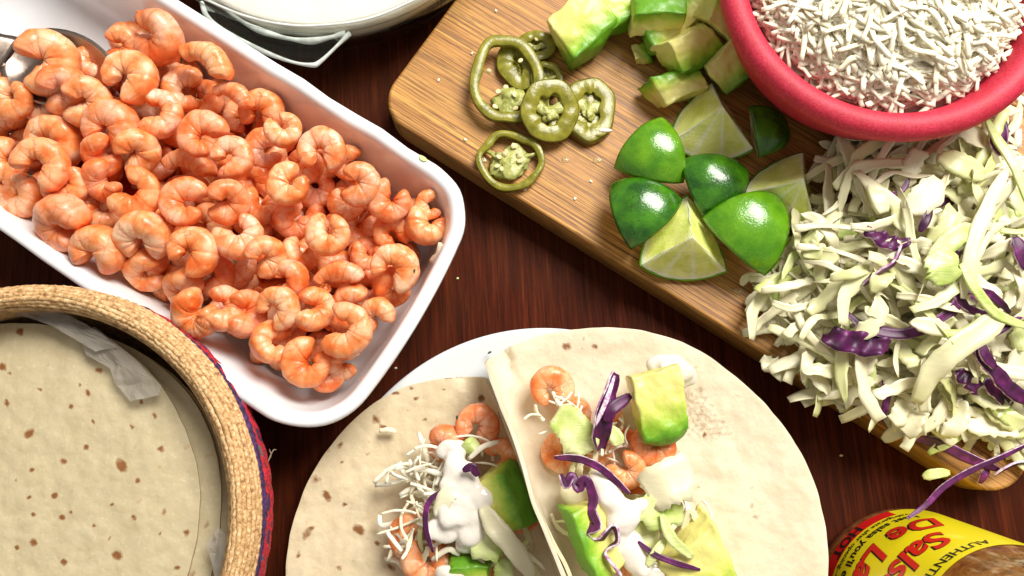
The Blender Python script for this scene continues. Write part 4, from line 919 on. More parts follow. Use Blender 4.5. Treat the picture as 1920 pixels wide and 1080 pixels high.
for k_ in range(3300):
    top = k_ < 205
    while True:
        a = rnd.uniform(math.pi * .95, 2.05 * math.pi) if (top or rnd.random() < .85) else rnd.uniform(0, math.pi); rr = bwr * (.66 if top else .73) * math.sqrt(rnd.random())
        x, y = bw.x + rr * math.cos(a), bw.y + rr * math.sin(a)
        z = BT + cheese_h(rr) + (.12 if top else -rnd.uniform(-.12, .3))
        if rr > bwr * .68: z -= (rr - bwr * .68) * .9
        if rnd.random() < .1 and not top: break
        qx, qy = Q(Vector((x, y, z)))
        if not top or (-25 < qy < 230 and 1380 < qx < 1945): break
    rzz = rnd.uniform(0, 360) if rr < bwr * .5 else math.degrees(a) + 90 + rnd.uniform(-60, 60)
    M3 = Matrix.Rotation(R(rnd.uniform(-9, 9)), 3, 'X') @ Matrix.Rotation(R(rnd.uniform(-9, 9)), 3, 'Y') @ Matrix.Rotation(R(rzz), 3, 'Z')
    vi = rnd.randrange(20)
    if top:
        o = obj('cheese_shred', CHL[vi % 16], (x, y, z + .12), rot=M3); tag(o, 'thin white shred of grated cheese on top of the mound in the pink bowl', 'cheese', 'grated cheese shreds in the pink bowl')
    else:
        v, f, _ = CHV[vi]; b = len(vs); vs += [Vector((x, y, z)) + M3 @ q for q in v]; fs += [tuple(b + i for i in g_) for g_ in f]
tag(obj('grated_cheese', mesh('grated_cheese', vs, fs, M_CHEESE)), 'mass of grated white cheese filling the pink bowl', 'cheese', kind='stuff')
mound = [(0.01, cheese_h(0) - .22)] + [(bwr * .80 * i / 12, cheese_h(bwr * .80 * i / 12) - .26 - .12 * max(0, i - 9)) for i in range(1, 13)]
tag(obj('cheese_mound', mesh('cheese_mound', *lathe(mound, 60), M_CHEESE), (bw.x, bw.y, BT)), 'packed heart of the cheese mound inside the pink bowl', 'cheese', kind='stuff')
for (x, y, z, a) in [(1905, 232, 2.7, 60), (1916, 190, 2.7, -40), (1912, 300, 3.2, 10), (1908, 262, 2.6, 80)]:
    o = obj('cheese_crumb', blobm('cheese_crumb', (.55, .22, .2), M_CHEESE, a, 12, 8, .5), P(x, y, z), rot=(0, 0, R(a))); tag(o, 'white cheese crumb fallen on bare board right of the pink bowl', 'cheese', 'cheese crumbs beside the bowl')

# ------------------------------------------------------------------ limes
def lime(v3, up, label, extra=(0, 0), zofs=0.0):
    """octant of a lime; v3 = photo positions of its three tips; up 1 = peel up, -1 = cut faces up"""
    pts = [P(x, y, BT + 1.0) for x, y in v3]; c = sum(pts, Vector()) / 3
    # order counter-clockwise seen from above
    if (pts[1] - pts[0]).cross(pts[2] - pts[0]).z < 0: pts = [pts[0], pts[2], pts[1]]
    r = sum((p - c).length for p in pts) / 3 / .8165
    angs = [math.atan2((pts[i] - c).y, (pts[i] - c).x) - 2 * math.pi * i / 3 for i in range(3)]
    a = math.atan2(sum(math.sin(q) for q in angs), sum(math.cos(q) for q in angs))
    h = .5774 * r
    if up > 0: ax = [Vector((.8165 * math.cos(a + 2 * math.pi * i / 3), .8165 * math.sin(a + 2 * math.pi * i / 3), .5774)) for i in range(3)]
    else: ax = [Vector((.8165 * math.cos(a + 2 * math.pi * i / 3), .8165 * math.sin(a + 2 * math.pi * i / 3), -.5774)) for i in range(3)][::-1]
    T = Matrix.Rotation(R(extra[0]), 3, 'X') @ Matrix.Rotation(R(extra[1]), 3, 'Y')
    ax = [T @ q for q in ax]
    # centre of the sphere so that the lowest point rests on the board
    N = 22; pv, idx = [], {}
    def S(i, j):
        k = N - i - j; d = (ax[0] * i + ax[1] * j + ax[2] * k).normalized()
        # square-ish spread of the triangle
        return d
    peel, pf = [], []
    for i in range(N + 1):
        for j in range(N + 1 - i):
            idx[(i, j)] = len(peel); d = S(i, j)
            peel.append(d * r * (1 + .02 * nz(d, 2.5, r)))
    for i in range(N):
        for j in range(N - i):
            pf.append((idx[(i, j)], idx[(i + 1, j)], idx[(i, j + 1)]))
            if j < N - i - 1: pf.append((idx[(i + 1, j)], idx[(i + 1, j + 1)], idx[(i, j + 1)]))
    fv, ff, seg = [], [], []
    MR, MA = 12, 26
    for q in range(3):
        e1, e2 = ax[q], ax[(q + 1) % 3]; nn = e1.cross(e2).normalized(); b0 = len(fv)
        for i in range(MR + 1):
            t = i / MR
            for j in range(MA + 1):
                s = j / MA; d = (e1 * (1 - s) + e2 * s).normalized(); w_ = math.atan2(s, 1 - s) / (math.pi / 2)
                fv.append(d * r * t * .992 + nn * (-.05 * math.sin(t * math.pi) + .06 * nz(d * t * r, 1.5, q)) * (1 if (ax[(q + 2) % 3].dot(nn) > 0) else -1) * -1)
                rim = sm(.90, .97, t); core = 1 - sm(.03, .15, t)
                sg = max(math.exp(-((w_ - c_) / .035) ** 2) for c_ in (0.02, .36, .70, .98)) * .75 if q == 0 else max(math.exp(-((w_ - c_) / .05) ** 2) for c_ in (.0, 1.0)) * .8
                seg.append(min(1, rim + core + sg * (1 - rim)))
        for i in range(MR):
            for j in range(MA):
                a_, b_ = b0 + i * (MA + 1) + j, b0 + (i + 1) * (MA + 1) + j
                ff.append((a_, b_, b_ + 1, a_ + 1))
    zmin = min(v.z for v in peel + fv)
    # xy of tip centroid relative to sphere centre
    tc_ = (ax[0] + ax[1] + ax[2]) * r / 3
    tipz = BT - zmin + tc_.z + zofs
    ptz = [P(x, y, tipz) for x, y in v3]; cc = sum(ptz, Vector()) / 3
    root = empty('lime_wedge', (cc.x - tc_.x, cc.y - tc_.y, BT - zmin + zofs)); tag(root, label, 'lime wedge', 'lime wedges on the board')
    po = obj('peel', mesh('peel', peel, pf, M_PEELD if ('dark' in label or 'speckled' in label) else M_PEEL), (0, 0, 0), root); s_ = po.modifiers.new('s', 'SOLIDIFY'); s_.thickness = .0013; s_.offset = 1.0
    fme = mesh('flesh', fv, ff, M_LIME); attr(fme, 'seg', seg); obj('flesh', fme, (0, 0, 0), root)
lime([(1256, 236), (1142, 322), (1274, 322)], 1, 'brightest glossy green lime wedge, peel up, left of the big pale one', (6, -6))
lime([(1335, 150), (1262, 270), (1410, 280)], -1, 'largest pale lime wedge, cut flesh up, nearest the avocado', (-6, 4))
lime([(1396, 212), (1492, 240), (1415, 292)], 1, 'darkest lime wedge behind the largest pale one, peel toward the bowl', (0, 22))
lime([(1268, 308), (1406, 330), (1330, 408)], 1, 'green lime wedge in the middle of the group, speckled peel up', (4, 4))
lime([(1152, 342), (1270, 378), (1184, 470)], 1, 'dark green lime wedge at the left end, peel up, scratched', (-4, -6))
lime([(1284, 362), (1212, 498), (1356, 512)], -1, 'cut lime wedge with a white pith star, lowest of the group', (6, 0))
lime([(1462, 366), (1322, 418), (1428, 512)], 1, 'broad smooth green lime wedge next to the cabbage, peel up', (4, 4))
lime([(1520, 294), (1382, 372), (1532, 408)], -1, 'shaded olive lime wedge under the bowl shadow, flesh up', (0, 8))

# ------------------------------------------------------------------ jalapenos
def jring(px, py, rx, ry, wall, ht, z, rz, tilt, label, fill=0, seeds=0, seed=0, cone=.0, memb=1.0):
    """pickled jalapeno slice: rx, ry outer radii in photo px"""
    c = P(px, py, z); k = 1 / (FPX / (CAMP - c).length); a_, b_ = rx * k, ry * k; wl = wall * k
    root = empty('jalapeno_slice', c); root.rotation_euler = orient(rz, tilt[0], tilt[1]).to_euler(); tag(root, label, 'jalapeno', 'pickled jalapeno slices')
    n, prof = 72, [(-.5, -.7), (-.44, -.95), (.42, -1), (.5, -.8), (.5, .8), (.42, 1), (-.44, .95), (-.5, .7)]
    vs, fs, mi = [], [], []; m = len(prof)
    for i in range(n):
        a = 2 * math.pi * i / n; w_ = 1 + .05 * nz((math.cos(a) * 1.4, math.sin(a) * 1.4, seed), 1, seed) * 2
        for (pr, pz) in prof:
            wv = wl * (1 + .25 * nz((math.cos(a) * 2, math.sin(a) * 2, seed + 4), 1, 3) * (pr < 0))
            off = (pr - .5) * wv; cc_ = cone * (pz)
            vs.append(((a_ * w_ + off + cc_) * math.cos(a), (b_ * w_ + off + cc_) * math.sin(a), pz * ht / 2 + .05 * nz((math.cos(a) * 2, math.sin(a) * 2, 0), 1, seed)))
    for i in range(n):
        for j in range(m):
            fs.append((i * m + j, ((i + 1) % n) * m + j, ((i + 1) % n) * m + (j + 1) % m, i * m + (j + 1) % m)); mi.append(1 if j in (2, 3, 4) else 0)
    obj('pepper_wall', mesh('pepper_wall', vs, fs, [M_JFL, M_JSKIN], True, mi), (0, 0, 0), root)
    if fill:
        # inner floor with ragged openings toward the rim
        vs, fs = [(0, 0, .02)], []; nr = 6
        for r_ in range(1, nr + 1):
            for i in range(n):
                a = 2 * math.pi * i / n; t = r_ / nr; vs.append(((a_ - wl * .7) * t * math.cos(a), (b_ - wl * .7) * t * math.sin(a), -.12 * math.sin(t * 3.1) + .10 * nz((t * 2 * math.cos(a), t * 2 * math.sin(a), seed), 1.5, seed)))
        for i in range(n): fs.append((0, 1 + i, 1 + (i + 1) % n))
        for r_ in range(nr - 1):
            for i in range(n):
                if fill == 2 and 1 <= r_ <= 3 and (i // 9) % 4 == 1: continue
                fs.append((1 + r_ * n + i, 1 + (r_ + 1) * n + i, 1 + (r_ + 1) * n + (i + 1) % n, 1 + r_ * n + (i + 1) % n))
        o = obj('inner_flesh', mesh('inner_flesh', vs, fs, M_JFL), (0, 0, 0), root); s_ = o.modifiers.new('s', 'SOLIDIFY'); s_.thickness = .0012
    if memb:
        o = obj('membrane', blobm('membrane', (a_ * .42 * memb, b_ * .38 * memb, ht * .42), M_JMEM, seed, 24, 14, .75), (0, -b_ * .12, 0), root)
        for q in range(2):
            o = obj('membrane', blobm('membrane', (a_ * .45, wl * .35, ht * .28), M_JMEM, seed + q, 16, 8, .4), (a_ * .38 * (1 if q else -1), b_ * .12, -.02), root, rot=(0, 0, R(20 if q else -35)))
    r = random.Random(seed)
    for q in range(seeds):
        a = r.uniform(0, 6.28); rr = r.uniform(.25, .62); e = blobm('seed', (.17, .13, .05), M_SEED, q, 10, 6, .1)
        obj('seed', e, (a_ * rr * math.cos(a), b_ * rr * math.sin(a), ht * .3 + .08 * r.random()), root, rot=(r.uniform(-.6, .6), r.uniform(-.6, .6), a))
jring(949, 150, 68, 86, 19, .36, BT + .8, 0, (60, 6), 'largest jalapeno ring, open with a seedy core, upper left', 0, 3, 1, memb=0)
obj_core = None
jring(972, 122, 36, 46, 30, .32, BT + .28, 20, (0, 4), 'shaded olive jalapeno slice behind the largest ring, hollow cap shape', 1, 0, 2, .08, 0)
jring(1005, 88, 36, 30, 18, .4, BT + .3, 0, (0, 0), 'small glossy jalapeno slice at the top of the group', 1, 1, 3, 0, .5)
jring(1025, 150, 30, 34, 12, .5, BT + .35, 0, (0, 0), 'glossy scrap slice squeezed right of the largest ring', 1, 0, 4, 0, .6)
jring(1106, 205, 50, 66, 30, .32, BT + .35, -8, (90, 10), 'wide dark olive jalapeno disc at the right end of the group', 1, 1, 5, -.05, .55)
jring(1030, 208, 55, 56, 30, .45, BT + .95, 0, (40, 16), 'thick yellow green jalapeno ring lying on top of the others', 2, 0, 6, .06, .55)
jring(957, 302, 62, 57, 13, .42, BT + .35, 0, (0, 3), 'lowest jalapeno ring with pale core and many seeds', 0, 11, 7, 0, 1.25)
# the seedy core inside the largest ring
cr2 = empty('jalapeno_core', P(955, 190, BT + .4)); tag(cr2, 'loose seedy jalapeno core lying inside the largest ring', 'jalapeno')
obj('membrane', blobm('membrane', (.95, .7, .35), M_JMEM, 9, 24, 14, .8), (0, 0, 0), cr2)
for q, (x, y) in enumerate([(-.75, -.4), (-.6, .5), (-.2, .75), (.3, -.5)]): obj('seed', blobm('seed', (.2, .15, .06), M_SEED, q), (x, y, .2), cr2, rot=(0, .3, q))

# ------------------------------------------------------------------ avocado
def chunk(px, py, z, dims, rz, td, tilt, label, seed, group='avocado chunks on the board', warp=.34, name='avocado_chunk'):
    r = random.Random(seed); n = 18; vs, fs, gr_ = [], [], []; idx = {}
    cw = {}
    for a in (-1, 1):
        for b in (-1, 1):
            for c in (-1, 1): cw[(a, b, c)] = Vector((r.uniform(-1, 1), r.uniform(-1, 1), r.uniform(-1, 1))) * warp
    def vert(x, y, z_):
        k_ = (round(x, 4), round(y, 4), round(z_, 4))
        if k_ in idx: return idx[k_]
        p = Vector((x, y, z_)); q = p.normalized() * 1.25; p = p * .86 + q * .14
        for (a, b, c), w_ in cw.items(): p += w_ * ((1 + a * x) * (1 + b * y) * (1 + c * z_) / 8)
        g = (x + 1) / 2
        p.x += .22 * (1 - y * y) * (1 - z_ * z_) * max(0, x)          # rounded skin side
        p.x += .10 * (1 - y * y) * max(0, -x)
        v = Vector((p.x * dims[0] / 2, p.y * dims[1] / 2, p.z * dims[2] / 2))
        v += Vector((nz(v, 1.2, seed), nz(v, 1.2, seed + 3), nz(v, 1.2, seed + 6))) * .13 + Vector((nz(v, 3.5, seed), nz(v, 3.5, seed + 3), nz(v, 3.5, seed + 6))) * .06
        idx[k_] = len(vs); vs.append(v); gr_.append(g ** 1.25 + (.12 if x > .99 else 0)); return idx[k_]
    L = [-1 + 2 * i / n for i in range(n + 1)]
    for s in (-1, 1):
        for i in range(n):
            for j in range(n):
                for ax_ in range(3):
                    q = []
                    for (a, b) in ((i, j), (i + 1, j), (i + 1, j + 1), (i, j + 1)):
                        t = [0, 0, 0]; t[ax_] = s; t[(ax_ + 1) % 3] = L[a]; t[(ax_ + 2) % 3] = L[b]; q.append(vert(*t))
                    fs.append(tuple(q if s > 0 else q[::-1]))
    me = mesh(name, vs, fs, M_AVO); attr(me, 'green', gr_)
    o = obj(name, me, P(px, py, z), rot=orient(rz, td, tilt)); tag(o, label, 'avocado', group); return o
chunk(1086, 54, BT + 1.2, (2.3, 2.7, 2.2), -50, 0, 12, 'leftmost avocado chunk, broad pale face and green lower edge', 1)
chunk(1152, 14, BT + 1.2, (2.2, 2.5, 2.0), -70, 0, 10, 'pale yellow avocado chunk right behind the leftmost one', 2)
chunk(1238, 22, BT + 2.0, (1.7, 2.6, 2.2), 90, 0, 60, 'avocado chunk with bright green side turned up, top centre', 3)
chunk(1246, 62, BT + 1.1, (1.9, 1.8, 1.8), 200, 0, 20, 'olive shaded chunk end under the bright green one', 4)
chunk(1300, 22, BT + 1.1, (1.8, 2.0, 2.0), 120, 0, 10, 'dark green avocado chunk between bright one and the bowl', 5)
chunk(1352, 32, BT + 2.0, (1.7, 2.3, 1.8), 60, 20, 40, 'ragged green avocado chunk touching the pink bowl', 6)
chunk(1294, 96, BT + 1.5, (1.9, 3.0, 1.6), 300, 40, 30, 'pinkish tan avocado chunk with bright green rim, above the limes', 7)
chunk(1368, 122, BT + 1.2, (2.4, 2.2, 1.8), 315, 20, 25, 'brown tinged avocado chunk in the bowl shadow', 8)
chunk(1262, 170, BT + .9, (1.6, 2.7, 1.5), 110, 30, 12, 'lowest avocado chunk, yellow green brick by the pale lime wedge', 9)
chunk(1200, 98, BT + .35, (.8, 1.1, .5), 20, 0, 0, 'tiny avocado crumb alone on the board', 10, warp=.4, name='avocado_crumb')

# ------------------------------------------------------------------ taco fillings
GL, GR = 'shrimp in the left taco', 'shrimp in the right taco'
shrimp(897, 796, 100, 'ring', 250, 0, 12, 4.0, 'round shrimp with a dark leaf at the top of the left taco', GL)
shrimp(838, 832, 92, 'side', 180, -8, 60, 3.6, 'orange tan shrimp back lying left of the top shrimp, left taco', GL)
shrimp(945, 858, 88, 'side', 200, -40, 40, 4.0, 'pinkish shrimp tucked against the fold of the left taco', GL)
shrimp(765, 1005, 96, 'c', 0, 0, 20, 3.0, 'shrimp at lower left under the cheese, left taco', GL)
shrimp(800, 1055, 110, 'ring', 100, 0, 15, 3.2, 'amber shrimp at the bottom photo edge in the left taco', GL)
shrimp(975, 965, 90, 'c', 100, 0, 20, 3.0, 'deep orange shrimp beneath the avocado in the left taco', GL)
shrimp(900, 1050, 90, 'c', 10, 0, 20, 3.0, 'shrimp under the cabbage at the bottom of the left taco', GL)
shrimp(1036, 726, 98, 'ring', 280, 0, 14, 4.2, 'round coral shrimp at the top of the right taco', GR)
shrimp(1078, 775, 80, 'side', 180, 0, 40, 3.6, 'vivid coral shrimp below the topmost one in the right taco', GR)
shrimp(1226, 838, 98, 'c', 100, 10, 16, 4.3, 'glossy pink open curl below the square avocado, right taco', GR)
shrimp(1176, 884, 88, 'fat', 140, 0, 25, 4.3, 'plump coral shrimp left of the white cabbage chip, right taco', GR)
shrimp(1120, 840, 92, 'c', 200, 0, 20, 3.4, 'orange shrimp beneath the green leaf in the right taco', GR)
shrimp(1212, 925, 80, 'side', 60, 0, 40, 3.2, 'orange shrimp hidden under the white cabbage chip', GR)
shrimp(1150, 800, 84, 'c', 30, 0, 20, 3.2, 'orange shrimp beneath the purple leaf in the right taco', GR)
shrimp(1050, 850, 90, 'c', 30, 0, 20, 3.2, 'orange shrimp against the fold of the right taco', GR)
shrimp(1180, 1010, 90, 'c', 30, 0, 20, 3.0, 'shrimp under the crema near the bottom of the right taco', GR)
shrimp(1200, 1070, 90, 'c', 30, 0, 20, 3.0, 'shrimp at the bottom photo edge in the right taco', GR)
GA = 'avocado chunks in the tacos'
chunk(942, 930, 4.4, (1.9, 2.9, 2.0), 25, 110, -28, 'vivid green avocado chunk leaning on the left taco fold', 21, GA)
chunk(1232, 752, 5.2, (3.3, 2.2, 1.7), -80, 0, 8, 'square two-tone avocado chunk topping the right taco', 22, GA, .12)
chunk(1112, 1010, 4.6, (1.9, 3.4, 1.8), 205, 100, 18, 'green avocado slice left of the curly purple cabbage', 23, GA)
chunk(1310, 1060, 4.3, (3.6, 2.8, 1.2), -60, 0, 8, 'yellow avocado slice at the bottom edge of the right taco', 24, GA)
chunk(880, 1078, 3.8, (1.6, 2.4, 1.4), 90, 0, 20, 'dark green avocado tip at the bottom of the left taco', 25, GA)
# crema dollops
def crema(parts, label, seed):
    """one smooth dollop: union of blobs through metaball-like remesh"""
    cs = [P(x, y, z) for x, y, z, *_ in parts]; c = sum(cs, Vector()) / len(cs)
    vs, fs = [], []
    for q, (p, pt) in enumerate(zip(cs, parts)):
        rx, ry, rz_, a = pt[3:7]; b0 = len(vs); n1, n2 = 20, 14
        for i in range(n2 + 1):
            t = math.pi * i / n2
            for j in range(n1):
                b = 2 * math.pi * j / n1; v = Vector((math.sin(t) * math.cos(b) * rx, math.sin(t) * math.sin(b) * ry, math.cos(t) * rz_)); v *= 1 + .34 * nz(v, 1.5, seed + q)
                vs.append(Matrix.Rotation(R(a), 3, 'Z') @ v + p - c)
        for i in range(n2):
            for j in range(n1): fs.append((b0 + i * n1 + j, b0 + (i + 1) * n1 + j, b0 + (i + 1) * n1 + (j + 1) % n1, b0 + i * n1 + (j + 1) % n1))
    o = obj('crema_dollop', mesh('crema_dollop', vs, fs, M_CREMA), c)
    rm = o.modifiers.new('r', 'REMESH'); rm.mode = 'VOXEL'; rm.voxel_size = .0008; rm.use_smooth_shade = True
    sm_ = o.modifiers.new('s', 'SMOOTH'); sm_.factor = .5; sm_.iterations = 4
    tag(o, label, 'crema', 'crema dollops on the tacos'); return o
crema([(862, 900, 5.0, .9, 1.2, .32, 10), (858, 950, 5.0, 1.0, 1.2, .4, 0), (838, 990, 4.7, 1.0, .7, .35, 20), (885, 985, 4.8, .8, 1.1, .5, 0), (900, 935, 5.0, .6, .8, .4, 60), (852, 860, 4.7, .5, .5, .4, 0), (875, 1020, 4.4, .5, .5, .4, 0)], 'big smear of crema in the middle of the left taco', 3)
crema([(848, 845, 4.6, .75, .6, .4, 20)], 'little cream blob above the big smear, left taco', 5)
crema([(1140, 930, 5.2, .7, 1.3, .5, 25), (1165, 965, 5.2, .9, .9, .5, 0), (1160, 1000, 5.0, .5, 1.1, .4, 0), (1190, 955, 5.2, .8, .35, .3, 30)], 'white crema streak beside the curly purple cabbage', 8)
crema([(1190, 1040, 4.9, .7, 1.3, .4, 20), (1172, 1015, 4.8, .6, .7, .4, 0), (1215, 1075, 4.6, .8, .6, .4, 0)], 'rounded crema blob near the bottom of the right taco', 11)
crema([(1255, 690, 4.6, 1.1, .7, .6, -10), (1278, 705, 4.2, .7, .7, .5, 0)], 'crema blob peeking out above the square avocado', 12)
crema([(850, 1078, 4.4, .9, .5, .4, 0)], 'crema drop at the bottom photo edge, left taco', 13)
crema([(1206, 1045, 4.4, .3, .5, .3, 0)], 'small crema bead right of the rounded blob', 14) if False else None
# cabbage on the tacos
GC = 'cabbage on the tacos'
rib('purple_cabbage_strip', [(812, 1035, 4.6), (798, 985, 5.0), (805, 940, 5.2), (838, 915, 5.2)], .26, PURD, 'thin purple arc left of the crema, left taco', 'cabbage', GC, n=22, seed=61)
rib('purple_cabbage_strip', [(868, 882, 5.7), (885, 876, 5.8), (895, 892, 5.6)], .4, PURD, 'short purple curl on top of the crema, left taco', 'cabbage', GC, n=12, seed=62)
rib('cabbage_piece', [(905, 950, 5.2), (930, 990, 5.6), (965, 1030, 5.5), (1000, 1085, 5.0)], .95, M_CAB, 'long white cabbage band below the avocado, left taco', 'cabbage', GC, n=20, seed=63, ruf=.06)
rib('cabbage_piece', [(885, 1010, 4.9), (915, 1020, 5.0), (945, 1010, 4.8)], 1.5, M_CABG, 'lime green cabbage leaf left of the long white band', 'cabbage', GC, n=14, seed=64, jag=.3)
rib('cabbage_piece', [(875, 1060, 4.2), (880, 1085, 4.2)], .9, M_CABG, 'green cabbage end at the lower edge, left taco', 'cabbage', GC, n=8, seed=65)
rib('cabbage_piece', [(935, 1050, 4.5), (945, 1070, 4.6), (940, 1095, 4.4)], .9, M_CABG, 'striped yellow green cabbage at the bottom right of the left taco', 'cabbage', GC, n=10, seed=66)
rib('cabbage_piece', [(820, 970, 5.0), (838, 930, 5.3), (860, 915, 5.2)], .8, M_CAB, 'white cabbage piece half covered by crema, left taco', 'cabbage', GC, n=14, seed=67)
rib('cabbage_piece', [(875, 848, 4.6), (882, 838, 4.9), (895, 828, 4.7)], .8, M_CABG, 'small folded green leaf above the crema, left taco', 'cabbage', GC, n=10, seed=68)
rib('purple_cabbage_piece', [(1125, 840, 4.6), (1122, 800, 5.4), (1132, 750, 5.7), (1150, 698, 5.4)], 1.05, PURP, 'folded purple leaf with white veins, top of the right taco', 'cabbage', GC, n=20, seed=71, tw0=35, twist=40, cup=.6, ruf=.05)
rib('purple_cabbage_strip', [(1135, 790, 5.6), (1150, 765, 5.8), (1182, 742, 5.4)], .6, PURP, 'purple flap branching right from the folded leaf', 'cabbage', GC, n=14, seed=72)
rib('cabbage_piece', [(1115, 800, 5.9), (1135, 755, 6.2), (1152, 705, 6.0)], .22, M_CABC, 'white rib running up the folded purple leaf', 'cabbage', GC, n=12, seed=73)
rib('cabbage_piece', [(1040, 780, 4.9), (1075, 805, 5.3), (1100, 850, 4.9)], 1.7, M_CABG, 'wide pale lime leaf left of the folded purple one', 'cabbage', GC, n=16, seed=74, jag=.35, taper=.4)
rib('cabbage_piece', [(1140, 800, 4.8), (1155, 820, 4.9), (1160, 835, 4.8)], .7, M_CABG, 'small lime leaf scrap right of the folded purple one', 'cabbage', GC, n=10, seed=75)
rib('purple_cabbage_strip', [(1040, 857, 5.0), (1085, 860, 5.5), (1130, 880, 5.7), (1180, 925, 5.4)], .36, PURD, 'long thin purple strip above the crema, right taco', 'cabbage', GC, n=24, seed=76, tw0=20)
zig = [(1050, 890), (1062, 912), (1072, 892), (1085, 915), (1098, 900), (1112, 930), (1108, 960), (1120, 985), (1100, 1000), (1122, 1012), (1150, 985), (1158, 1015), (1135, 1035), (1150, 1058), (1165, 1080)]
rib('purple_cabbage_strip', [(x, y, 5.7 + .15 * math.sin(i * 2)) for i, (x, y) in enumerate(zig)], .48, PURP, 'tightly wrinkled purple cabbage ribbon in the right taco', 'cabbage', GC, n=80, seed=77, tw0=35, twist=160, jag=.5)
rib('cabbage_piece', [(1212, 925, 5.2), (1250, 905, 5.6), (1298, 885, 5.2)], 2.1, M_CAB, 'square white cabbage chip in the middle of the right taco', 'cabbage', GC, n=14, seed=78, jag=.2, taper=.25)
rib('cabbage_piece', [(1190, 945, 5.0), (1235, 960, 5.3), (1280, 960, 4.9)], 1.5, M_CABG, 'pale green leaf below the square white chip', 'cabbage', GC, n=16, seed=79, jag=.3)
rib('cabbage_piece', [(1240, 965, 5.5), (1260, 1010, 5.6), (1298, 1045, 5.2)], .5, M_CABG, 'slender light stalk pointing to the yellow avocado slice', 'cabbage', GC, n=14, seed=80)
rib('cabbage_piece', [(1212, 1062, 5.2), (1230, 1035, 5.4), (1248, 1010, 5.2)], .42, M_CABG, 'little bright green strip beside the crema bead', 'cabbage', GC, n=12, seed=81)
rib('purple_cabbage_strip', [(1196, 1015, 5.2), (1225, 1038, 5.4), (1265, 1055, 5.4), (1312, 1068, 5.0)], .28, PURD, 'thin dark purple sliver low in the right taco', 'cabbage', GC, n=18, seed=82)
rib('cabbage_piece', [(1170, 990, 4.6), (1200, 1005, 4.8), (1230, 990, 4.6)], 1.5, M_CAB, 'translucent pale leaf under the pale green one', 'cabbage', GC, n=12, seed=83, jag=.3)
rib('cabbage_piece', [(1278, 1000, 3.9), (1295, 960, 4.3), (1315, 1000, 4.0)], .35, M_CAB, 'looped pale stalk at the right of the fillings', 'cabbage', GC, n=16, seed=84)
rib('cabbage_piece', [(1060, 900, 4.0), (1085, 925, 4.2), (1110, 900, 4.0)], 1.4, M_CAB, 'pale leaf at the fold behind the wrinkled purple ribbon', 'cabbage', GC, n=12, seed=85)
# loose cheese on the tacos
def bits(n, box, zr, where, seed, sc_=(.38, .6)):
    r = random.Random(seed)
    for _ in range(n):
        x, y = r.uniform(box[0], box[2]), r.uniform(box[1], box[3]); vi = r.randrange(len(CABM))
        o = obj('cabbage_shred', CABM[vi], P(x, y, r.uniform(*zr)), rot=Matrix.Rotation(R(r.uniform(-30, 30)), 3, 'X') @ Matrix.Rotation(R(r.uniform(-30, 30)), 3, 'Y') @ Matrix.Rotation(R(r.uniform(0, 360)), 3, 'Z'))
        o.scale = [r.uniform(*sc_)] * 3; tag(o, 'small loose cabbage shred ' + where, 'cabbage', 'small cabbage shreds ' + where)
bits(16, (870, 1000, 1000, 1085), (3.2, 4.6), 'at the bottom of the left taco filling', 71)
bits(10, (790, 920, 860, 1060), (3.4, 4.2), 'under the crema of the left taco', 72)
bits(14, (1130, 900, 1290, 1080), (3.4, 4.5), 'in the lower filling of the right taco', 73)
bits(8, (1060, 870, 1130, 1000), (3.4, 4.4), 'beside the wrinkled purple ribbon', 74)
def cheese_on(n, box, zr, label, group, seed, ln=1.0):
    r = random.Random(seed)
    for k_ in range(n):
        x, y = r.uniform(box[0], box[2]), r.uniform(box[1], box[3])
        o = obj('cheese_shred', r.choice(CHM), P(x, y, r.uniform(*zr)), rot=Matrix.Rotation(R(r.uniform(-25, 25)), 3, 'X') @ Matrix.Rotation(R(r.uniform(-25, 25)), 3, 'Y') @ Matrix.Rotation(R(r.uniform(0, 360)), 3, 'Z'))
        o.scale = [ln * r.uniform(.55, .85)] * 3; tag(o, label, 'cheese', group)
cheese_on(56, (735, 880, 835, 1030), (3.0, 4.4), 'white cheese shred left of the crema in the left taco', 'cheese shreds left of the crema', 4)
cheese_on(16, (775, 820, 930, 880), (3.7, 4.7), 'white cheese shred around the upper shrimps of the left taco', 'cheese shreds among the upper shrimps of the left taco', 5, .8)
cheese_on(12, (990, 735, 1090, 800), (4.4, 5.0), 'cheese shred on the topmost coral shrimp of the right taco', 'cheese shreds on the top shrimp of the right taco', 6, .8)
cheese_on(16, (1110, 790, 1190, 880), (3.8, 4.6), 'cheese shred under the purple leaf of the right taco', 'cheese shreds in the middle of the right taco', 7, .7)
cheese_on(12, (1265, 950, 1330, 1040), (3.2, 4.0), 'cheese shred at the right side of the right taco filling', 'cheese shreds at the right of the filling', 8, .9)
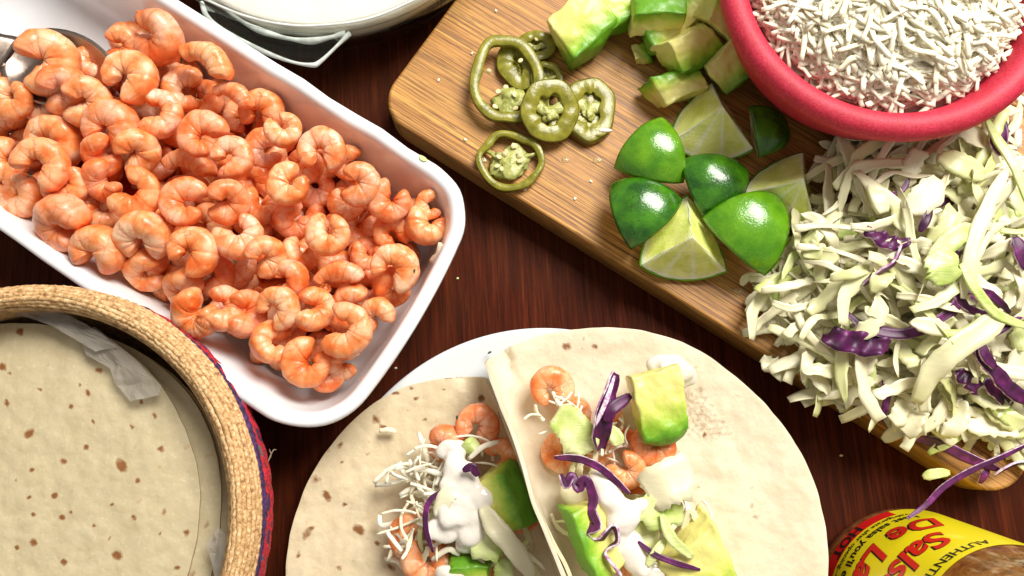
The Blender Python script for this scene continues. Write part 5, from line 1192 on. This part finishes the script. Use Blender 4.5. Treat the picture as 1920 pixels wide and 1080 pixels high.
for pts, lb in [([(704, 910, 2.6), (740, 905, 2.9), (775, 888, 3.3)], 'longest cheese shred reaching out onto the bare left tortilla'), ([(765, 880, 3.9), (800, 882, 4.3), (835, 892, 4.4)], 'thick cheese shred left of the little cream blob'),
                ([(785, 812, 3.2), (795, 838, 3.6), (803, 868, 3.6)], 'upright cheese shred beside the orange tan shrimp'), ([(712, 965, 2.6), (715, 985, 2.7), (745, 978, 2.9), (772, 955, 3.1)], 'hooked cheese shred at the left side of the left taco'),
                ([(880, 860, 4.9), (905, 838, 5.1), (935, 828, 4.9)], 'cheese shred crossing over to the pinkish shrimp'), ([(722, 1048, 2.5), (745, 1052, 2.7), (765, 1075, 2.8)], 'cheese loop near the bottom edge of the left taco'),
                ([(712, 808, 2.3), (730, 806, 2.4), (742, 810, 2.3)], 'stray white cheese bit alone on the left tortilla'), ([(810, 440 + 610, 4.0), (840, 1030, 4.3), (862, 1040, 4.2)], 'cheese shred below the crema smear'),
                ([(825, 455, 4.2), (822, 475, 3.9), (808, 490, 3.4)], 'white cheese shred on the right end wall of the tray')]:
    rib('cheese_shred', pts, .26, M_CHEESE, lb, 'cheese', 'single cheese shreds', n=12, thick=.16, m=2, taper=.4)
tag(obj('cheese_crumb', blobm('cheese_crumb', (.45, .28, .2), M_CHEESE, 4, 12, 8, .5), P(1262, 795, 5.4)), 'white cheese crumb on the green side of the square avocado', 'cheese')
tag(obj('cheese_crumb', blobm('cheese_crumb', (.35, .12, .1), M_CHEESE, 6, 10, 8, .4), P(1135, 245, BT + .8)), 'white sliver by the wide dark jalapeno disc', 'cheese')

# crumbs and drops
r7 = random.Random(77)
for (x, y) in [(872, 262), (885, 100), (1078, 372), (1108, 340), (985, 355), (822, 150), (1040, 30), (930, 20)]:
    o = obj('crumb', blobm('crumb', (.11, .07, .05), M_CHEESE, x, 8, 6, .6), P(x, y, BT + .03), rot=(0, 0, r7.random() * 3)); tag(o, 'tiny pale crumb on the bamboo board around the jalapeno rings', 'crumb', 'tiny crumbs on the board')
for (x, y, l_) in [(858, 522, 'tiny teal green fleck on the dark table right of the tray'), (1577, 854, 'tiny pale crumb on the dark table between taco and board'), (742, 690, 'tiny pale crumb on the dark table below the tray corner')]:
    o = obj('crumb', blobm('crumb', (.09, .06, .04), M_CABG if x == 858 else M_CHEESE, x, 8, 6, .6), P(x, y, .03)); tag(o, l_, 'crumb')
M_JUICE = Mt('juice', 0.05, (0.75, 0.60, 0.30)); M_JUICE.b.inputs['Alpha'].default_value = .35; M_JUICE.b.inputs['Coat Weight'].default_value = 1.0; M_JUICE = M_JUICE.m
for (x, y, rr_) in [(1195, 345, .5), (1120, 300, .25), (1440, 320, .4), (905, 300, .3), (1060, 300, .22), (1385, 545, .3)]:
    o = obj('juice_drop', blobm('juice_drop', (rr_, rr_ * .7, .05), M_JUICE, x, 20, 8, .5), P(x, y, BT + .01)); tag(o, 'thin wet juice drop glistening on the bamboo board', 'juice', 'juice drops on the board')

# thread sticking out of the basket
rib('loose_thread', [(500, 885, 3.0), (503, 865, 3.2), (512, 845, 3.3), (518, 843, 3.2)], .05, M_THR, 'pale loose thread sticking out from the basket side', 'thread', n=16, thick=.05, m=1)
rib('loose_thread', [(497, 872, 3.0), (508, 855, 3.2), (505, 842, 3.3)], .05, M_THR, 'shorter pale thread crossing the longer one by the basket', 'thread', n=16, thick=.05, m=1)

# ------------------------------------------------------------------ salsa jar
jc = P(1711, 1143, .6); jr = 5.0
jar = empty('salsa_jar', (jc.x, jc.y, 0)); tag(jar, 'jar of brown salsa with yellow and red label at the lower right corner', 'jar')
JP = [(0.01, 0), (4.3, 0), (4.75, .15), (5.0, .55), (5.0, 1.0), (4.01, 10.0), (3.85, 11.5), (3.7, 13.2), (3.4, 14.2), (3.2, 14.6), (3.2, 15.6)]
def jrad(z): return 5.0 - (z - 1.0) * .11
obj('jar_body', mesh('jar_body', *lathe(JP, 120), M_SALSA), (0, 0, 0), jar)
obj('lid', mesh('lid', *lathe([(0.01, 14.9), (3.4, 14.9), (3.5, 15.0), (3.5, 16.0), (3.4, 16.1), (0.01, 16.1)], 90), M_LID), (0, 0, 0), jar)
def band(name, z0, z1, a0, a1, off, m, nz_=14, na=120, top=None):
    vs, fs = [], []
    for i in range(na + 1):
        a = R(a0 + (a1 - a0) * i / na)
        for j in range(nz_ + 1):
            zt = top(a) if top else z1
            z = z0 + (zt - z0) * j / nz_; r = jrad(z) + off; vs.append((r * math.cos(a), r * math.sin(a), z))
    for i in range(na):
        for j in range(nz_): b = i * (nz_ + 1) + j; fs.append((b, b + nz_ + 1, b + nz_ + 2, b + 1))
    o = obj(name, mesh(name, vs, fs, m), (0, 0, 0), jar); return o
band('label', 1.35, 9.6, 35, 260, .02, M_YEL)
band('red_stripe', 1.37, 2.2, 103, 250, .032, M_LRED, 2)
def text(txt, z, a_start, size, m, off, bold=0.0, shear=0.0, sx=1.0, name='lettering', dz=0, da=0):
    cu = bpy.data.curves.new('t', 'FONT'); cu.body = txt; cu.size = size; cu.offset = bold; cu.shear = shear; cu.extrude = 0; cu.resolution_u = 3
    to = bpy.data.objects.new('t', cu); COL.objects.link(to); dg = bpy.context.evaluated_depsgraph_get(); dg.update()
    me0 = bpy.data.meshes.new_from_object(to.evaluated_get(dg))
    import bmesh
    bm = bmesh.new(); bm.from_mesh(me0)
    bmesh.ops.triangulate(bm, faces=bm.faces[:])
    for _ in range(2):
        lng = [e for e in bm.edges if e.calc_length() > .35]
        if lng: bmesh.ops.subdivide_edges(bm, edges=lng, cuts=2); bmesh.ops.triangulate(bm, faces=bm.faces[:])
    vs = []
    for v in bm.verts:
        x, y = v.co.x * sx, v.co.y; zz = z + y + dz; r = jrad(zz) + off
        a = R(a_start + da) + x / 4.75; vs.append((r * math.cos(a), r * math.sin(a), zz))
    fs = [tuple(v.index for v in f.verts) for f in bm.faces]
    bm.free(); bpy.data.objects.remove(to); bpy.data.curves.remove(cu); bpy.data.meshes.remove(me0)
    o = obj(name, mesh(name, vs, fs, m, False), (0, 0, 0), jar); return o
text('AUTHENTIC', 8.7, 96, .74, M_BLK, .035, .012)
for (t, z, a, s, b) in [('Salsa', 6.3, 104, 2.4, .06), ('De La', 3.95, 90, 2.3, .06)]:
    text(t, z, a, s, M_BLK, .030, b + .035, .25, .95, dz=-.04, da=.6); text(t, z, a, s, M_TXR, .045, b, .25, .95)
text("best salsa you'll ever have", 2.95, 96, .72, M_BLK, .035, .02)
text('refrigerate after opening...if you have', 2.42, 98, .46, M_BLK, .036, .006)
text('HOT', 1.48, 124, .92, M_BLK, .045, .035)
